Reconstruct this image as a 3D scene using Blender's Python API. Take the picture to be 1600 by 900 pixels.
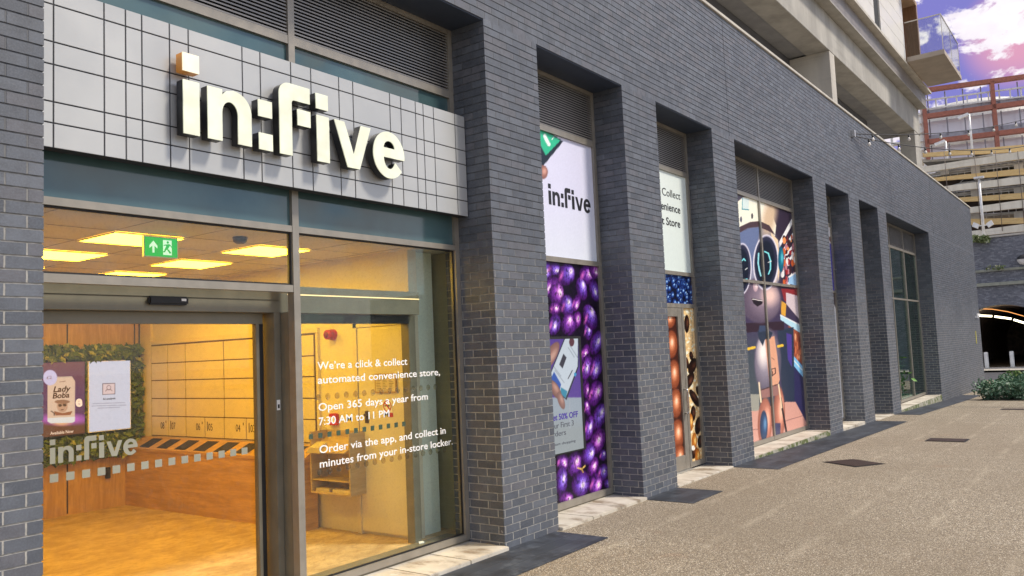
import bpy, bmesh, math, random
import numpy as np
from mathutils import Vector, Matrix

for o in list(bpy.data.objects): bpy.data.objects.remove(o)
C = bpy.context.scene
COL = C.collection
R = math.radians

# ------------------------------------------------------------------ camera
CAM = Vector((0.0, -4.75, 1.75))
YAW, PIT, ROLL, FPX = R(53.4163), R(4.4722), R(-2.4747), 1276.0
fw = Vector((math.sin(YAW)*math.cos(PIT), math.cos(YAW)*math.cos(PIT), math.sin(PIT)))
r0 = Vector((math.cos(YAW), -math.sin(YAW), 0)); u0 = r0.cross(fw)
rt = math.cos(ROLL)*r0 + math.sin(ROLL)*u0; up = rt.cross(fw)
cd = bpy.data.cameras.new('camera'); cam = bpy.data.objects.new('camera', cd); COL.objects.link(cam)
M = Matrix((rt, up, -fw)).transposed().to_4x4(); M.translation = CAM
cam.matrix_world = M
cd.sensor_width = 36; cd.lens = FPX/1600*36; cd.clip_end = 2000; cd.clip_start = .05
C.camera = cam

# ------------------------------------------------------------------ world, sun, exposure
SUN_EL, SUN_AZ = R(53), R(62)        # azimuth measured from +X towards -Y
sdir = Vector((math.cos(SUN_EL)*math.cos(SUN_AZ), -math.cos(SUN_EL)*math.sin(SUN_AZ), math.sin(SUN_EL)))
w = bpy.data.worlds.new('World'); C.world = w; w.use_nodes = True
def build_world():
    nt = w.node_tree; nt.nodes.clear(); N = nt.nodes.new; L = nt.links.new
    out = N('ShaderNodeOutputWorld'); bg = N('ShaderNodeBackground'); bg.inputs[1].default_value = .125
    sky = N('ShaderNodeTexSky'); sky.sky_type = 'NISHITA'; sky.sun_disc = False
    sky.sun_elevation = SUN_EL; sky.sun_rotation = math.atan2(sdir.x, sdir.y)
    sky.air_density = 1.0; sky.dust_density = .6; sky.ozone_density = 3.0
    tc = N('ShaderNodeTexCoord')
    nrm = N('ShaderNodeVectorMath'); nrm.operation = 'NORMALIZE'; L(tc.outputs['Generated'], nrm.inputs[0])
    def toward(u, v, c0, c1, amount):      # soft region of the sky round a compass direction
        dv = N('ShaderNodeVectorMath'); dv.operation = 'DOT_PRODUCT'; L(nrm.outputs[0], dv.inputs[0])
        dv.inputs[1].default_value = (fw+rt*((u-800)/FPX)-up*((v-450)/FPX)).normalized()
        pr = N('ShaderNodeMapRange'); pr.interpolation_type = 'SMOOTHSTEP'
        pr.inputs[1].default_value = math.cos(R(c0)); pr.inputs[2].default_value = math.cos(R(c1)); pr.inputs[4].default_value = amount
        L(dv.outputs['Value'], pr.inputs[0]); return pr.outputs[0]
    vio = N('ShaderNodeMixRGB'); vio.inputs[2].default_value = (1.35, 1.2, 3.6, 1)
    L(toward(1500, 60, 30, 12, .92), vio.inputs[0]); L(sky.outputs[0], vio.inputs[1])
    pk = N('ShaderNodeMixRGB'); pk.inputs[2].default_value = (4.9, 2.3, 3.1, 1)  # pink lens flare glow put into the sky colour
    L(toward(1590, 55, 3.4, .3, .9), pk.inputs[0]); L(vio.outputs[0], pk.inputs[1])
    mp = N('ShaderNodeMapping'); mp.inputs[3].default_value = (1, 1, 1.7); L(nrm.outputs[0], mp.inputs[0])
    mp.inputs[1].default_value = (2.3, 1.9, .2)
    n1 = N('ShaderNodeTexNoise'); n1.inputs['Scale'].default_value = 17; n1.inputs['Detail'].default_value = 9
    n1.inputs['Roughness'].default_value = .60; n1.inputs['Distortion'].default_value = .2; L(mp.outputs[0], n1.inputs[0])
    cr = N('ShaderNodeMapRange'); cr.interpolation_type = 'SMOOTHSTEP'
    cr.inputs[1].default_value = .455; cr.inputs[2].default_value = .535; L(n1.outputs[0], cr.inputs[0])
    n2 = N('ShaderNodeTexNoise'); n2.inputs['Scale'].default_value = 30; n2.inputs['Detail'].default_value = 6; L(mp.outputs[0], n2.inputs[0])
    cc = N('ShaderNodeMixRGB'); cc.inputs[1].default_value = (4.6, 4.1, 4.8, 1); cc.inputs[2].default_value = (7.6, 7.4, 7.4, 1)
    L(n2.outputs[0], cc.inputs[0])
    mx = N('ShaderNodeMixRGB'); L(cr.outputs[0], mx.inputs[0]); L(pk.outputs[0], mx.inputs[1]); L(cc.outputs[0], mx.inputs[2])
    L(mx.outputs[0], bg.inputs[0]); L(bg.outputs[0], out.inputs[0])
build_world()
sl = bpy.data.lights.new('sun', 'SUN'); sl.energy = 3.0; sl.angle = R(9); sl.color = (1, .90, .76)
so = bpy.data.objects.new('sun', sl); COL.objects.link(so)
so.rotation_euler = sdir.to_track_quat('Z', 'Y').to_euler(); so.location = (0, -20, 30)
C.view_settings.view_transform = 'Standard'; C.view_settings.look = 'None'
C.view_settings.exposure = 0.45; C.view_settings.gamma = 1; C.view_settings.use_curve_mapping = False
C.cycles.max_bounces = 10; C.cycles.transparent_max_bounces = 16
C.cycles.diffuse_bounces = 6; C.cycles.sample_clamp_indirect = 6
C.cycles.use_denoising = True

# measuring helpers: where a sight line meets a plane of the place
def ray(u, v): return fw + rt*((u-800)/FPX) - up*((v-450)/FPX)
def onY(u, v, y): d = ray(u, v); return CAM + d*((y-CAM.y)/d.y)
def onX(u, v, x): d = ray(u, v); return CAM + d*((x-CAM.x)/d.x)
def onZ(u, v, z): d = ray(u, v); return CAM + d*((z-CAM.z)/d.z)
def onP(u, v, p, n): d = ray(u, v); return CAM + d*((p-CAM).dot(n)/d.dot(n))

# ------------------------------------------------------------------ objects
def tag(o, label=None, cat=None, group=None, kind=None):
    if label: o['label'] = label
    if cat: o['category'] = cat
    if group: o['group'] = group
    if kind: o['kind'] = kind
    return o
def thing(name, label, cat, loc=(0, 0, 0), group=None):
    o = bpy.data.objects.new(name, None); COL.objects.link(o); o.location = loc
    o.empty_display_size = .2
    return tag(o, label, cat, group)
def obj(name, me, parent=None, mats=None):
    o = bpy.data.objects.new(name, me); COL.objects.link(o)
    if mats is not None:
        for m in (mats if isinstance(mats, (list, tuple)) else [mats]): me.materials.append(m)
    if parent:
        o.parent = parent
        base = parent
        wl = Vector((0, 0, 0))
        while base: wl += base.location; base = base.parent
        o.location = -wl            # geometry is given in world metres; keep it there
    return o

class MB:
    """collects boxes, prisms and tubes in world metres; build() makes ONE mesh object"""
    def __init__(s): s.v = []; s.f = []; s.m = []; s.sm = []
    def add(s, vs, fs, m=0, smooth=False):
        b = len(s.v); s.v += [tuple(p) for p in vs]
        for f in fs: s.f.append(tuple(i+b for i in f)); s.m.append(m); s.sm.append(smooth)
    def box(s, x0, x1, y0, y1, z0, z1, m=0):
        s.add([(x0,y0,z0),(x1,y0,z0),(x1,y1,z0),(x0,y1,z0),(x0,y0,z1),(x1,y0,z1),(x1,y1,z1),(x0,y1,z1)],
              [(0,3,2,1),(4,5,6,7),(0,1,5,4),(1,2,6,5),(2,3,7,6),(3,0,4,7)], m)
        return s
    def obox(s, c, ax, ay, az, m=0):
        c, ax, ay, az = map(Vector, (c, ax, ay, az)); vs = []
        for k in (-1, 1):
            for (i, j) in ((-1,-1),(1,-1),(1,1),(-1,1)): vs.append(c+ax*i+ay*j+az*k)
        s.add(vs, [(0,3,2,1),(4,5,6,7),(0,1,5,4),(1,2,6,5),(2,3,7,6),(3,0,4,7)], m); return s
    def poly(s, pts, off, m=0):
        """closed prism: polygon pts swept by vector off"""
        n = len(pts); off = Vector(off); a = [Vector(p) for p in pts]
        s.add(a+[p+off for p in a], [tuple(range(n)), tuple(range(2*n-1, n-1, -1))]+[(i, i+n, (i+1) % n+n, (i+1) % n) for i in range(n)], m); return s
    def tube(s, pts, r, n=8, m=0, r1=None, cap=True):
        pts = [Vector(p) for p in pts]; rings = []
        for i, p in enumerate(pts):
            t = (pts[min(i+1, len(pts)-1)]-pts[max(i-1, 0)]).normalized()
            a = t.orthogonal().normalized(); b = t.cross(a)
            rr = r if r1 is None else r+(r1-r)*i/(len(pts)-1)
            rings.append([p+(a*math.cos(k*math.tau/n)+b*math.sin(k*math.tau/n))*rr for k in range(n)])
        # keep ring orientation stable
        vs = [q for rg in rings for q in rg]; fs = []
        for i in range(len(pts)-1):
            for k in range(n): fs.append((i*n+k, i*n+(k+1) % n, (i+1)*n+(k+1) % n, (i+1)*n+k))
        if cap: fs += [tuple(range(n-1, -1, -1)), tuple((len(pts)-1)*n+k for k in range(n))]
        s.add(vs, fs, m, True); return s
    def lathe(s, c, prof, n=20, m=0, axis='Z'):
        vs = []; c = Vector(c)
        for (r, h) in prof:
            for k in range(n):
                a = k*math.tau/n; p = (r*math.cos(a), r*math.sin(a), h)
                if axis == 'Y': p = (p[0], p[2], p[1])
                if axis == 'X': p = (p[2], p[0], p[1])
                vs.append(c+Vector(p))
        fs = []
        for i in range(len(prof)-1):
            for k in range(n): fs.append((i*n+k, i*n+(k+1) % n, (i+1)*n+(k+1) % n, (i+1)*n+k))
        s.add(vs, fs, m, True); return s
    def build(s, name, mats, parent=None, bevel=0, fix=True):
        me = bpy.data.meshes.new(name); me.from_pydata(s.v, [], s.f); me.update()
        me.polygons.foreach_set('material_index', s.m); me.polygons.foreach_set('use_smooth', s.sm)
        if fix:
            bm = bmesh.new(); bm.from_mesh(me); bmesh.ops.recalc_face_normals(bm, faces=bm.faces)
            if bevel: bmesh.ops.bevel(bm, geom=[e for e in bm.edges if e.calc_face_angle(0) > .6], offset=bevel, segments=2, affect='EDGES', clamp_overlap=True)
            bm.to_mesh(me); bm.free()
        return obj(name, me, parent, mats)

def curve_mesh(polys, depth, bevel=0):
    """2D outlines (holes allowed) -> extruded mesh lying in XY, thickness 2*depth"""
    cu = bpy.data.curves.new('outline', 'CURVE'); cu.dimensions = '2D'; cu.fill_mode = 'BOTH'
    cu.extrude = depth; cu.bevel_depth = bevel; cu.bevel_resolution = 1
    for p in polys:
        sp = cu.splines.new('POLY'); sp.points.add(len(p)-1); sp.use_cyclic_u = True
        for q, (x, y) in zip(sp.points, p): q.co = (x, y, 0, 1)
    return curve_to_mesh(cu)
def curve_to_mesh(cu):
    t = bpy.data.objects.new('outline', cu); COL.objects.link(t)
    dg = bpy.context.evaluated_depsgraph_get(); dg.update()
    me = bpy.data.meshes.new_from_object(t.evaluated_get(dg)); bpy.data.objects.remove(t); bpy.data.curves.remove(cu)
    me.materials.clear(); return me
def text_mesh(body, depth=.0008, spacing=1.0, align='LEFT', weight=0):
    cu = bpy.data.curves.new('text', 'FONT'); cu.body = body; cu.extrude = depth; cu.space_character = spacing
    cu.align_x = align; cu.offset = weight; cu.resolution_u = 3
    return curve_to_mesh(cu)
def place(me, o, ex, ey):
    """map mesh XY to axes ex, ey (vectors, carry scale) at origin o"""
    o, ex, ey = Vector(o), Vector(ex), Vector(ey); ez = ex.cross(ey).normalized()
    for v in me.vertices:
        c = v.co.copy(); v.co = o+ex*c.x+ey*c.y+ez*c.z
    me.update(); return me
def text(name, body, o, width, capheight, mat, parent, ex=(1, 0, 0), ey=(0, 0, 1), spacing=1.0, weight=0, align=None):
    """lettering of a given overall width and capital height, bottom-left of the line at o"""
    me = text_mesh(body, spacing=spacing, weight=weight)
    xs = [v.co.x for v in me.vertices]; x0, x1 = min(xs), max(xs)
    sx = width/(x1-x0); sy = capheight/.70
    place(me, Vector(o)-Vector(ex)*x0*sx, Vector(ex)*sx, Vector(ey)*sy)
    return obj(name, me, parent, mat)

# ------------------------------------------------------------------ materials
def srgb(*c): return tuple(((x/255)/12.92 if x/255 <= .04045 else ((x/255+.055)/1.055)**2.4) for x in c)
class NT:
    def __init__(s, name):
        s.m = bpy.data.materials.new(name); s.m.use_nodes = True; s.nt = s.m.node_tree; s.nt.nodes.clear()
        s.out = s.N('ShaderNodeOutputMaterial'); s.b = s.N('ShaderNodeBsdfPrincipled'); s.L(s.b.outputs[0], s.out.inputs[0])
    def N(s, t): return s.nt.nodes.new(t)
    def L(s, a, b): s.nt.links.new(a, b)
    def val(s, sock, x):
        if hasattr(x, 'is_output'): s.L(x, sock)
        else: sock.default_value = x
    def math(s, op, a, b=0.0, c=0.0):
        n = s.N('ShaderNodeMath'); n.operation = op
        s.val(n.inputs[0], a); s.val(n.inputs[1], b); s.val(n.inputs[2], c); return n.outputs[0]
    def mix(s, f, a, b, blend='MIX'):
        n = s.N('ShaderNodeMixRGB'); n.blend_type = blend
        for sk, x in zip(n.inputs, (f, a, b)):
            if isinstance(x, tuple) and len(x) == 3: x = x+(1,)
            s.val(sk, x)
        return n.outputs[0]
    def rng(s, v, a, b, c=0, d=1, smooth=True):
        n = s.N('ShaderNodeMapRange'); n.interpolation_type = 'SMOOTHSTEP' if smooth else 'LINEAR'
        s.val(n.inputs[0], v)
        for i, x in enumerate((a, b, c, d)): n.inputs[i+1].default_value = x
        return n.outputs[0]
    def noise(s, scale, detail=4, rough=.55, vec=None, dist=0):
        n = s.N('ShaderNodeTexNoise'); n.inputs['Scale'].default_value = scale; n.inputs['Detail'].default_value = detail
        n.inputs['Roughness'].default_value = rough; n.inputs['Distortion'].default_value = dist
        s.L(vec if vec else s.pos(), n.inputs['Vector']); return n.outputs[0]
    def pos(s):
        if not hasattr(s, '_p'): s._p = s.N('ShaderNodeNewGeometry')
        return s._p.outputs['Position']
    def nrm(s): s.pos(); return s._p.outputs['True Normal']
    def sep(s, v):
        n = s.N('ShaderNodeSeparateXYZ'); s.L(v, n.inputs[0]); return n.outputs
    def comb(s, x, y, z):
        n = s.N('ShaderNodeCombineXYZ')
        for sk, q in zip(n.inputs, (x, y, z)): s.val(sk, q)
        return n.outputs[0]
    def scale(s, v, k):
        n = s.N('ShaderNodeVectorMath'); n.operation = 'MULTIPLY'; s.L(v, n.inputs[0]); n.inputs[1].default_value = k; return n.outputs[0]
    def bump(s, h, strength=.5, dist=.01, nrm=None):
        n = s.N('ShaderNodeBump'); n.inputs['Strength'].default_value = strength; n.inputs['Distance'].default_value = dist
        s.L(h, n.inputs['Height'])
        if nrm: s.L(nrm, n.inputs['Normal'])
        return n.outputs[0]
    def set(s, **k):
        for n, x in k.items():
            sk = s.b.inputs[n.replace('_', ' ')]
            if isinstance(x, tuple) and len(x) == 3 and sk.type == 'RGBA': x = x+(1,)
            s.val(sk, x)
        return s

def mat(name, col, rough=.5, metal=0, var=.12, vscale=3, bump=0, bscale=60, spec=.5, grain=0):
    t = NT(name)
    n = t.noise(vscale, 5)
    a = tuple(min(1, c*(1+var)) for c in col); b = tuple(c*(1-var) for c in col)
    c = t.mix(t.rng(n, .3, .7), b, a)
    t.set(Base_Color=c, Metallic=metal, Roughness=t.rng(n, .2, .8, max(.02, rough-.07), min(1, rough+.07)))
    t.b.inputs['Specular IOR Level'].default_value = spec
    if bump: t.set(Normal=t.bump(t.noise(bscale, 4), bump, .004))
    return t.m
def emis(name, col, strength, var=0, sampled=False):
    t = NT(name); t.set(Base_Color=tuple(min(.8, .6*c) for c in col), Emission_Color=col, Emission_Strength=strength, Roughness=.4)
    t.m.cycles.emission_sampling = 'FRONT' if strength > 10 or sampled else 'NONE'
    if var:
        f = t.rng(t.noise(7, 3), .3, .7, 1-var, 1+var)
        t.set(Emission_Strength=t.math('MULTIPLY', f, strength))
    return t.m
def glassmat(name, tint=(.93, .97, .95), ior=1.45, rough=.01, dirt=.03):
    t = NT(name); t.nt.nodes.remove(t.b)
    tr = t.N('ShaderNodeBsdfTransparent'); tr.inputs[0].default_value = (*tint, 1)
    gl = t.N('ShaderNodeBsdfGlossy'); gl.inputs['Roughness'].default_value = rough
    df = t.N('ShaderNodeBsdfDiffuse'); df.inputs[0].default_value = (.5, .5, .48, 1)
    lw = t.N('ShaderNodeLayerWeight'); lw.inputs[0].default_value = .5
    f0 = ((ior-1)/(ior+1))**2
    frs = t.math('ADD', f0, t.math('MULTIPLY', 1-f0, t.math('POWER', lw.outputs['Facing'], 5)))
    m1 = t.N('ShaderNodeMixShader'); t.L(frs, m1.inputs[0]); t.L(tr.outputs[0], m1.inputs[1]); t.L(gl.outputs[0], m1.inputs[2])
    m2 = t.N('ShaderNodeMixShader'); t.L(m1.outputs[0], m2.inputs[1]); t.L(df.outputs[0], m2.inputs[2])
    d = t.rng(t.noise(40, 5, .7), .45, .8, 0, dirt*2.2); t.L(d, m2.inputs[0])
    t.L(m2.outputs[0], t.out.inputs[0]); return t.m

def brickmat(name, c0, c1, c2, mort, W=.225, H=.075, z0=-.245, u0=0, joint=.010, hj=False, hue=.25, rough=.5, dirt=True, upper=None):
    """brickwork in metres: runs along X on fronts, along Y on returns; stretcher bond"""
    t = NT(name); p = t.sep(t.pos()); n = t.sep(t.nrm())
    side = t.math('GREATER_THAN', t.math('ABSOLUTE', n[0]), .5)
    u = t.math('ADD', t.math('MULTIPLY', p[0], t.math('SUBTRACT', 1, side)), t.math('MULTIPLY', p[1], side))
    u = t.math('ADD', u, 50+u0); v = t.math('DIVIDE', t.math('ADD', p[2], 7.5-z0), H)
    row = t.math('FLOOR', v); fv = t.math('MULTIPLY', t.math('FRACT', v), H)
    ud = t.math('ADD', t.math('DIVIDE', u, W), t.math('MULTIPLY', t.math('FLOORED_MODULO', row, 2), .5))
    col = t.math('FLOOR', ud); fu = t.math('MULTIPLY', t.math('FRACT', ud), W)
    wn = t.N('ShaderNodeTexWhiteNoise'); wn.noise_dimensions = '3D'; t.L(t.comb(col, row, side), wn.inputs['Vector'])
    rnd = wn.outputs['Value']; rs = t.sep(wn.outputs['Color'])
    ed = t.noise(55, 3); wob = t.math('MULTIPLY', t.math('SUBTRACT', ed, .5), .006)
    fu = t.math('ADD', fu, wob)
    mj = t.math('MULTIPLY', t.rng(fu, joint*.7, joint*1.15), t.rng(fu, W-.002, W, 1, 0))
    if hj: mj = t.math('MULTIPLY', mj, t.rng(t.math('ADD', fv, wob), joint*.7, joint*1.15))
    c = t.mix(t.rng(rnd, 0, 1, 0, 1, False), c0, c1)
    c = t.mix(t.math('MULTIPLY', t.math('GREATER_THAN', rs[0], 1-hue), .55), c, c2)
    n1 = t.noise(9, 5); c = t.mix(t.rng(n1, .35, .75, 0, .45), c, tuple(x*.6 for x in c0))
    c = t.mix(t.rng(t.noise(3.1, 6, .7), .58, .74, 0, .35), c, tuple(min(1, x*1.55) for x in c1))
    n2 = t.noise(90, 4, .65); c = t.mix(t.rng(n2, .35, .8, 0, .35), c, tuple(min(1, x*1.5) for x in c1))
    big = t.noise(.7, 4); c = t.mix(t.rng(big, .35, .7, 0, .22), c, tuple(x*.7 for x in c0))
    if dirt:   # lime streaks and pale splashes near the foot of the wall
        st = t.noise(1, 5, .7, t.scale(t.pos(), (30, 30, 2.2)))
        lo = t.rng(p[2], -.3, 1.6, 1, 0)
        c = t.mix(t.math('MULTIPLY', t.rng(st, .64, .74), t.math('MULTIPLY', lo, .35)), c, (.42, .42, .40))
        sp = t.noise(14, 2, .5); c = t.mix(t.math('MULTIPLY', t.rng(sp, .76, .80), .5), c, (.5, .5, .5))
    mm = t.mix(t.rng(t.noise(30, 3), .3, .7), mort, tuple(x*.7 for x in mort))
    if upper: mm = t.mix(t.rng(t.math('ADD', p[2], t.math('MULTIPLY', big, 2.0)), 2.6, 4.4), mm, upper)  # shade of the recessed upper joints put into the mortar colour
    c = t.mix(mj, mm, c)
    h = t.math('ADD', t.math('MULTIPLY', mj, 1), t.math('MULTIPLY', n2, .12))
    h = t.math('ADD', h, t.math('MULTIPLY', rs[1], .25))
    t.set(Base_Color=c, Roughness=t.rng(n1, .2, .8, rough-.1, rough+.15), Normal=t.bump(h, .6, .006))
    return t.m

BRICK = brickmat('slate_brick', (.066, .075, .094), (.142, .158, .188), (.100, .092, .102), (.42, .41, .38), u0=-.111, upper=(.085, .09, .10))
def mortmat():
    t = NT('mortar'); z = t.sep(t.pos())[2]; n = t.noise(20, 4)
    lo = t.mix(t.rng(n, .3, .7), (.30, .29, .26), (.52, .50, .46)); hi = t.mix(t.rng(n, .3, .7), (.05, .055, .065), (.12, .125, .135))  # hi: dark tone standing in for shade in the upper joints
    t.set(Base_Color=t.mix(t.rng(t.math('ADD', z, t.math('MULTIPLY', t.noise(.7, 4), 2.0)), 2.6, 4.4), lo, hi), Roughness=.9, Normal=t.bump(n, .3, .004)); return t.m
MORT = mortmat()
VIAB = brickmat('viaduct_brick', (.11, .115, .14), (.19, .20, .235), (.27, .28, .31), (.16, .17, .19), hj=True, hue=.3, rough=.75, dirt=False)
BRONZE = mat('bronze_frame', (.30, .275, .235), .38, .35, var=.08, vscale=9)
BRONZED = mat('bronze_panel', (.20, .18, .135), .45, .2, var=.1, vscale=6)
LOUV = mat('louvre_metal', (.26, .25, .24), .42, .35, var=.1)
BLACK = mat('black_rubber', (.012, .012, .014), .55)
DARK = mat('dark_void', (.02, .022, .026), .8)
SOFF = mat('soffit_panel', (.040, .055, .088), .5, .1)
PANEL = mat('sign_panel', (.46, .47, .47), .36, .25, var=.05, vscale=1.6)
STONE = None
GLASS = glassmat('clear_glass')
GLASSD = glassmat('door_glass', (.96, .96, .93), dirt=.02)
BALG = glassmat('balustrade_glass', (.88, .9, .88), 1.22, dirt=.06)
TEAL = mat('teal_spandrel', (.060, .112, .122), .07, 0, var=.25, vscale=1.2, spec=.75)
WHITE = mat('white_vinyl', (.88, .88, .87), .5, var=.03)
VBLACK = mat('black_vinyl', (.012, .012, .016), .45)
FROST = mat('frosted_vinyl', (.30, .30, .24), .6, var=.06)
DOTM = glassmat('dot_vinyl', (.80, .76, .66), 1.3, .4, .10)
SQD = mat('dark_square_vinyl', (.05, .10, .075), .5, var=.08)
CONC = None
def stonemat():
    t = NT('sill_stone'); n = t.noise(2.2, 6, .6); n2 = t.noise(1, 6, .65, t.scale(t.pos(), (3.2, 1.6, 3)))
    c = t.mix(t.rng(n, .3, .7), (.44, .40, .33), (.60, .56, .48))
    c = t.mix(t.rng(n2, .50, .66, 0, .8), c, (.17, .115, .065))
    c = t.mix(t.rng(t.noise(5, 4), .62, .7, 0, .6), c, (.62, .60, .55))
    t.set(Base_Color=c, Roughness=.7, Normal=t.bump(t.noise(70, 5), .35, .004)); return t.m
STONE = stonemat()
def mossmat():
    t = NT('mossy_stone'); z = t.sep(t.pos())
    n = t.noise(6, 6, .7)
    c = t.mix(t.rng(t.noise(3, 5), .3, .7), (.33, .31, .25), (.46, .44, .37))
    c = t.mix(t.rng(n, .44, .56), c, (.10, .125, .035))
    t.set(Base_Color=c, Roughness=.85, Normal=t.bump(n, .5, .006)); return t.m
MOSS = mossmat()
def concmat(name, a, b):
    t = NT(name); n = t.noise(1, 6, .6, t.scale(t.pos(), (2.2, 2.2, .7)))
    c = t.mix(t.rng(n, .3, .7), a, b)
    c = t.mix(t.rng(t.noise(1, 5, .6, t.scale(t.pos(), (.35, .35, 5))), .55, .7, 0, .25), c, tuple(x*.6 for x in a))
    t.set(Base_Color=c, Roughness=.75, Normal=t.bump(t.noise(35, 5), .2, .005)); return t.m
CONC = concmat('cast_concrete', (.30, .29, .265), (.42, .405, .37))
CONCL = concmat('pale_concrete', (.42, .40, .36), (.55, .52, .46))
def groundmat():
    t = NT('resin_bound_gravel'); p = t.pos()
    vo = t.N('ShaderNodeTexVoronoi'); vo.inputs['Scale'].default_value = 140; t.L(p, vo.inputs['Vector'])
    s = t.sep(vo.outputs['Color'])
    c = t.mix(t.rng(s[0], 0, 1, 0, 1, False), (.135, .108, .074), (.385, .318, .225))
    c = t.mix(t.math('GREATER_THAN', s[1], .80), c, (.085, .065, .05))
    c = t.mix(t.math('GREATER_THAN', s[2], .90), c, (.72, .66, .54))
    big = t.noise(.35, 5, .6); c = t.mix(t.rng(big, .35, .7, 0, .45), c, (.19, .150, .10))
    # faint trowel lanes running along the street
    q = t.sep(p); wob = t.math('MULTIPLY', t.noise(.5, 2), .10)
    ly = t.math('FRACT', t.math('DIVIDE', t.math('ADD', t.math('ADD', q[1], 30), wob), .78))
    ln = t.math('MULTIPLY', t.rng(t.math('ABSOLUTE', t.math('SUBTRACT', ly, .5)), 0, .10, 1, 0), t.rng(t.noise(1.3, 4), .42, .62))
    c = t.mix(t.math('MULTIPLY', ln, .22), c, (.56, .49, .37))
    c = t.mix(t.rng(t.noise(5, 5, .65), .5, .75, 0, .22), c, (.15, .12, .085))
    gv = t.N('ShaderNodeTexVoronoi'); gv.inputs['Scale'].default_value = 1.9; t.L(p, gv.inputs['Vector'])
    c = t.mix(t.math('MULTIPLY', t.rng(gv.outputs['Distance'], .018, .034, 1, 0), .75), c, (.07, .06, .05))
    pt = t.noise(1.7, 3, .5); c = t.mix(t.rng(pt, .66, .74, 0, .3), c, (.25, .15, .09))
    t.set(Base_Color=c, Roughness=.75, Normal=t.bump(vo.outputs['Distance'], .6, .006)); return t.m
GROUND = groundmat()
def slabmat():
    t = NT('dark_granite_setts'); p = t.sep(t.pos())
    row = t.math('FLOOR', t.math('DIVIDE', t.math('ADD', p[1], 10), .16))
    u = t.math('ADD', t.math('DIVIDE', p[0], .62), t.math('MULTIPLY', row, .37))
    fy = t.math('FRACT', t.math('DIVIDE', t.math('ADD', p[1], 10), .16)); fx = t.math('FRACT', u)
    j = t.math('MULTIPLY', t.rng(fy, .0, .045), t.rng(fx, .0, .012))
    wn = t.N('ShaderNodeTexWhiteNoise'); t.L(t.comb(t.math('FLOOR', u), row, 0), wn.inputs['Vector'])
    c = t.mix(wn.outputs['Value'], (.022, .027, .037), (.050, .059, .076))
    c = t.mix(t.rng(t.noise(3.5, 6, .65), .45, .7, 0, .75), c, (.013, .013, .015))
    c = t.mix(t.rng(t.noise(5, 6, .7), .52, .70, 0, .7), c, (.10, .115, .135))
    c = t.mix(j, (.018, .018, .02), c)
    t.set(Base_Color=c, Roughness=.55, Normal=t.bump(t.math('ADD', j, t.math('MULTIPLY', t.noise(60, 4), .4)), .4, .004)); return t.m
SETTS = slabmat()
def woodmat(name, a, b, vertical=True, rough=.4):
    t = NT(name); s = (14, 14, 1.3) if vertical else (1.3, 1.3, 14)
    n = t.noise(1, 7, .62, t.scale(t.pos(), s), 1.2)
    n2 = t.noise(1, 3, .5, t.scale(t.pos(), tuple(x*5 for x in s)))
    c = t.mix(t.rng(n, .3, .7), a, b); c = t.mix(t.rng(n2, .4, .8, 0, .3), c, tuple(x*.65 for x in a))
    t.set(Base_Color=c, Roughness=rough, Normal=t.bump(n2, .08, .002)); return t.m
WOOD = woodmat('oak_panel', (.42, .24, .10), (.60, .37, .17))
WOODH = woodmat('oak_counter', (.42, .24, .10), (.60, .36, .16), False)
def vinylfloor():
    t = NT('vinyl_floor'); n = t.noise(1, 7, .65, t.scale(t.pos(), (3.2, 4.2, 1)), .6); n2 = t.noise(1, 6, .7, t.scale(t.pos(), (11, 17, 1)))
    c = t.mix(t.rng(n, .3, .7), (.40, .27, .13), (.62, .45, .25)); c = t.mix(t.rng(n2, .45, .7, 0, .65), c, (.30, .18, .08))
    t.set(Base_Color=c, Roughness=.62); return t.m
VFLOOR = vinylfloor()
CREAM = mat('cream_wall', (.74, .66, .50), .6, var=.04)
CREAML = mat('cream_locker', (.72, .62, .44), .42, var=.04)
CEILM = mat('ceiling_tile', (.60, .54, .46), .85, var=.05, bump=.2)
def printmat(name, rough=.28):
    t = NT(name); a = t.N('ShaderNodeAttribute'); a.attribute_name = 'ink'
    t.set(Base_Color=a.outputs['Color'], Roughness=rough); t.b.inputs['Specular IOR Level'].default_value = .3; return t.m
PRINT = printmat('printed_vinyl')

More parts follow.
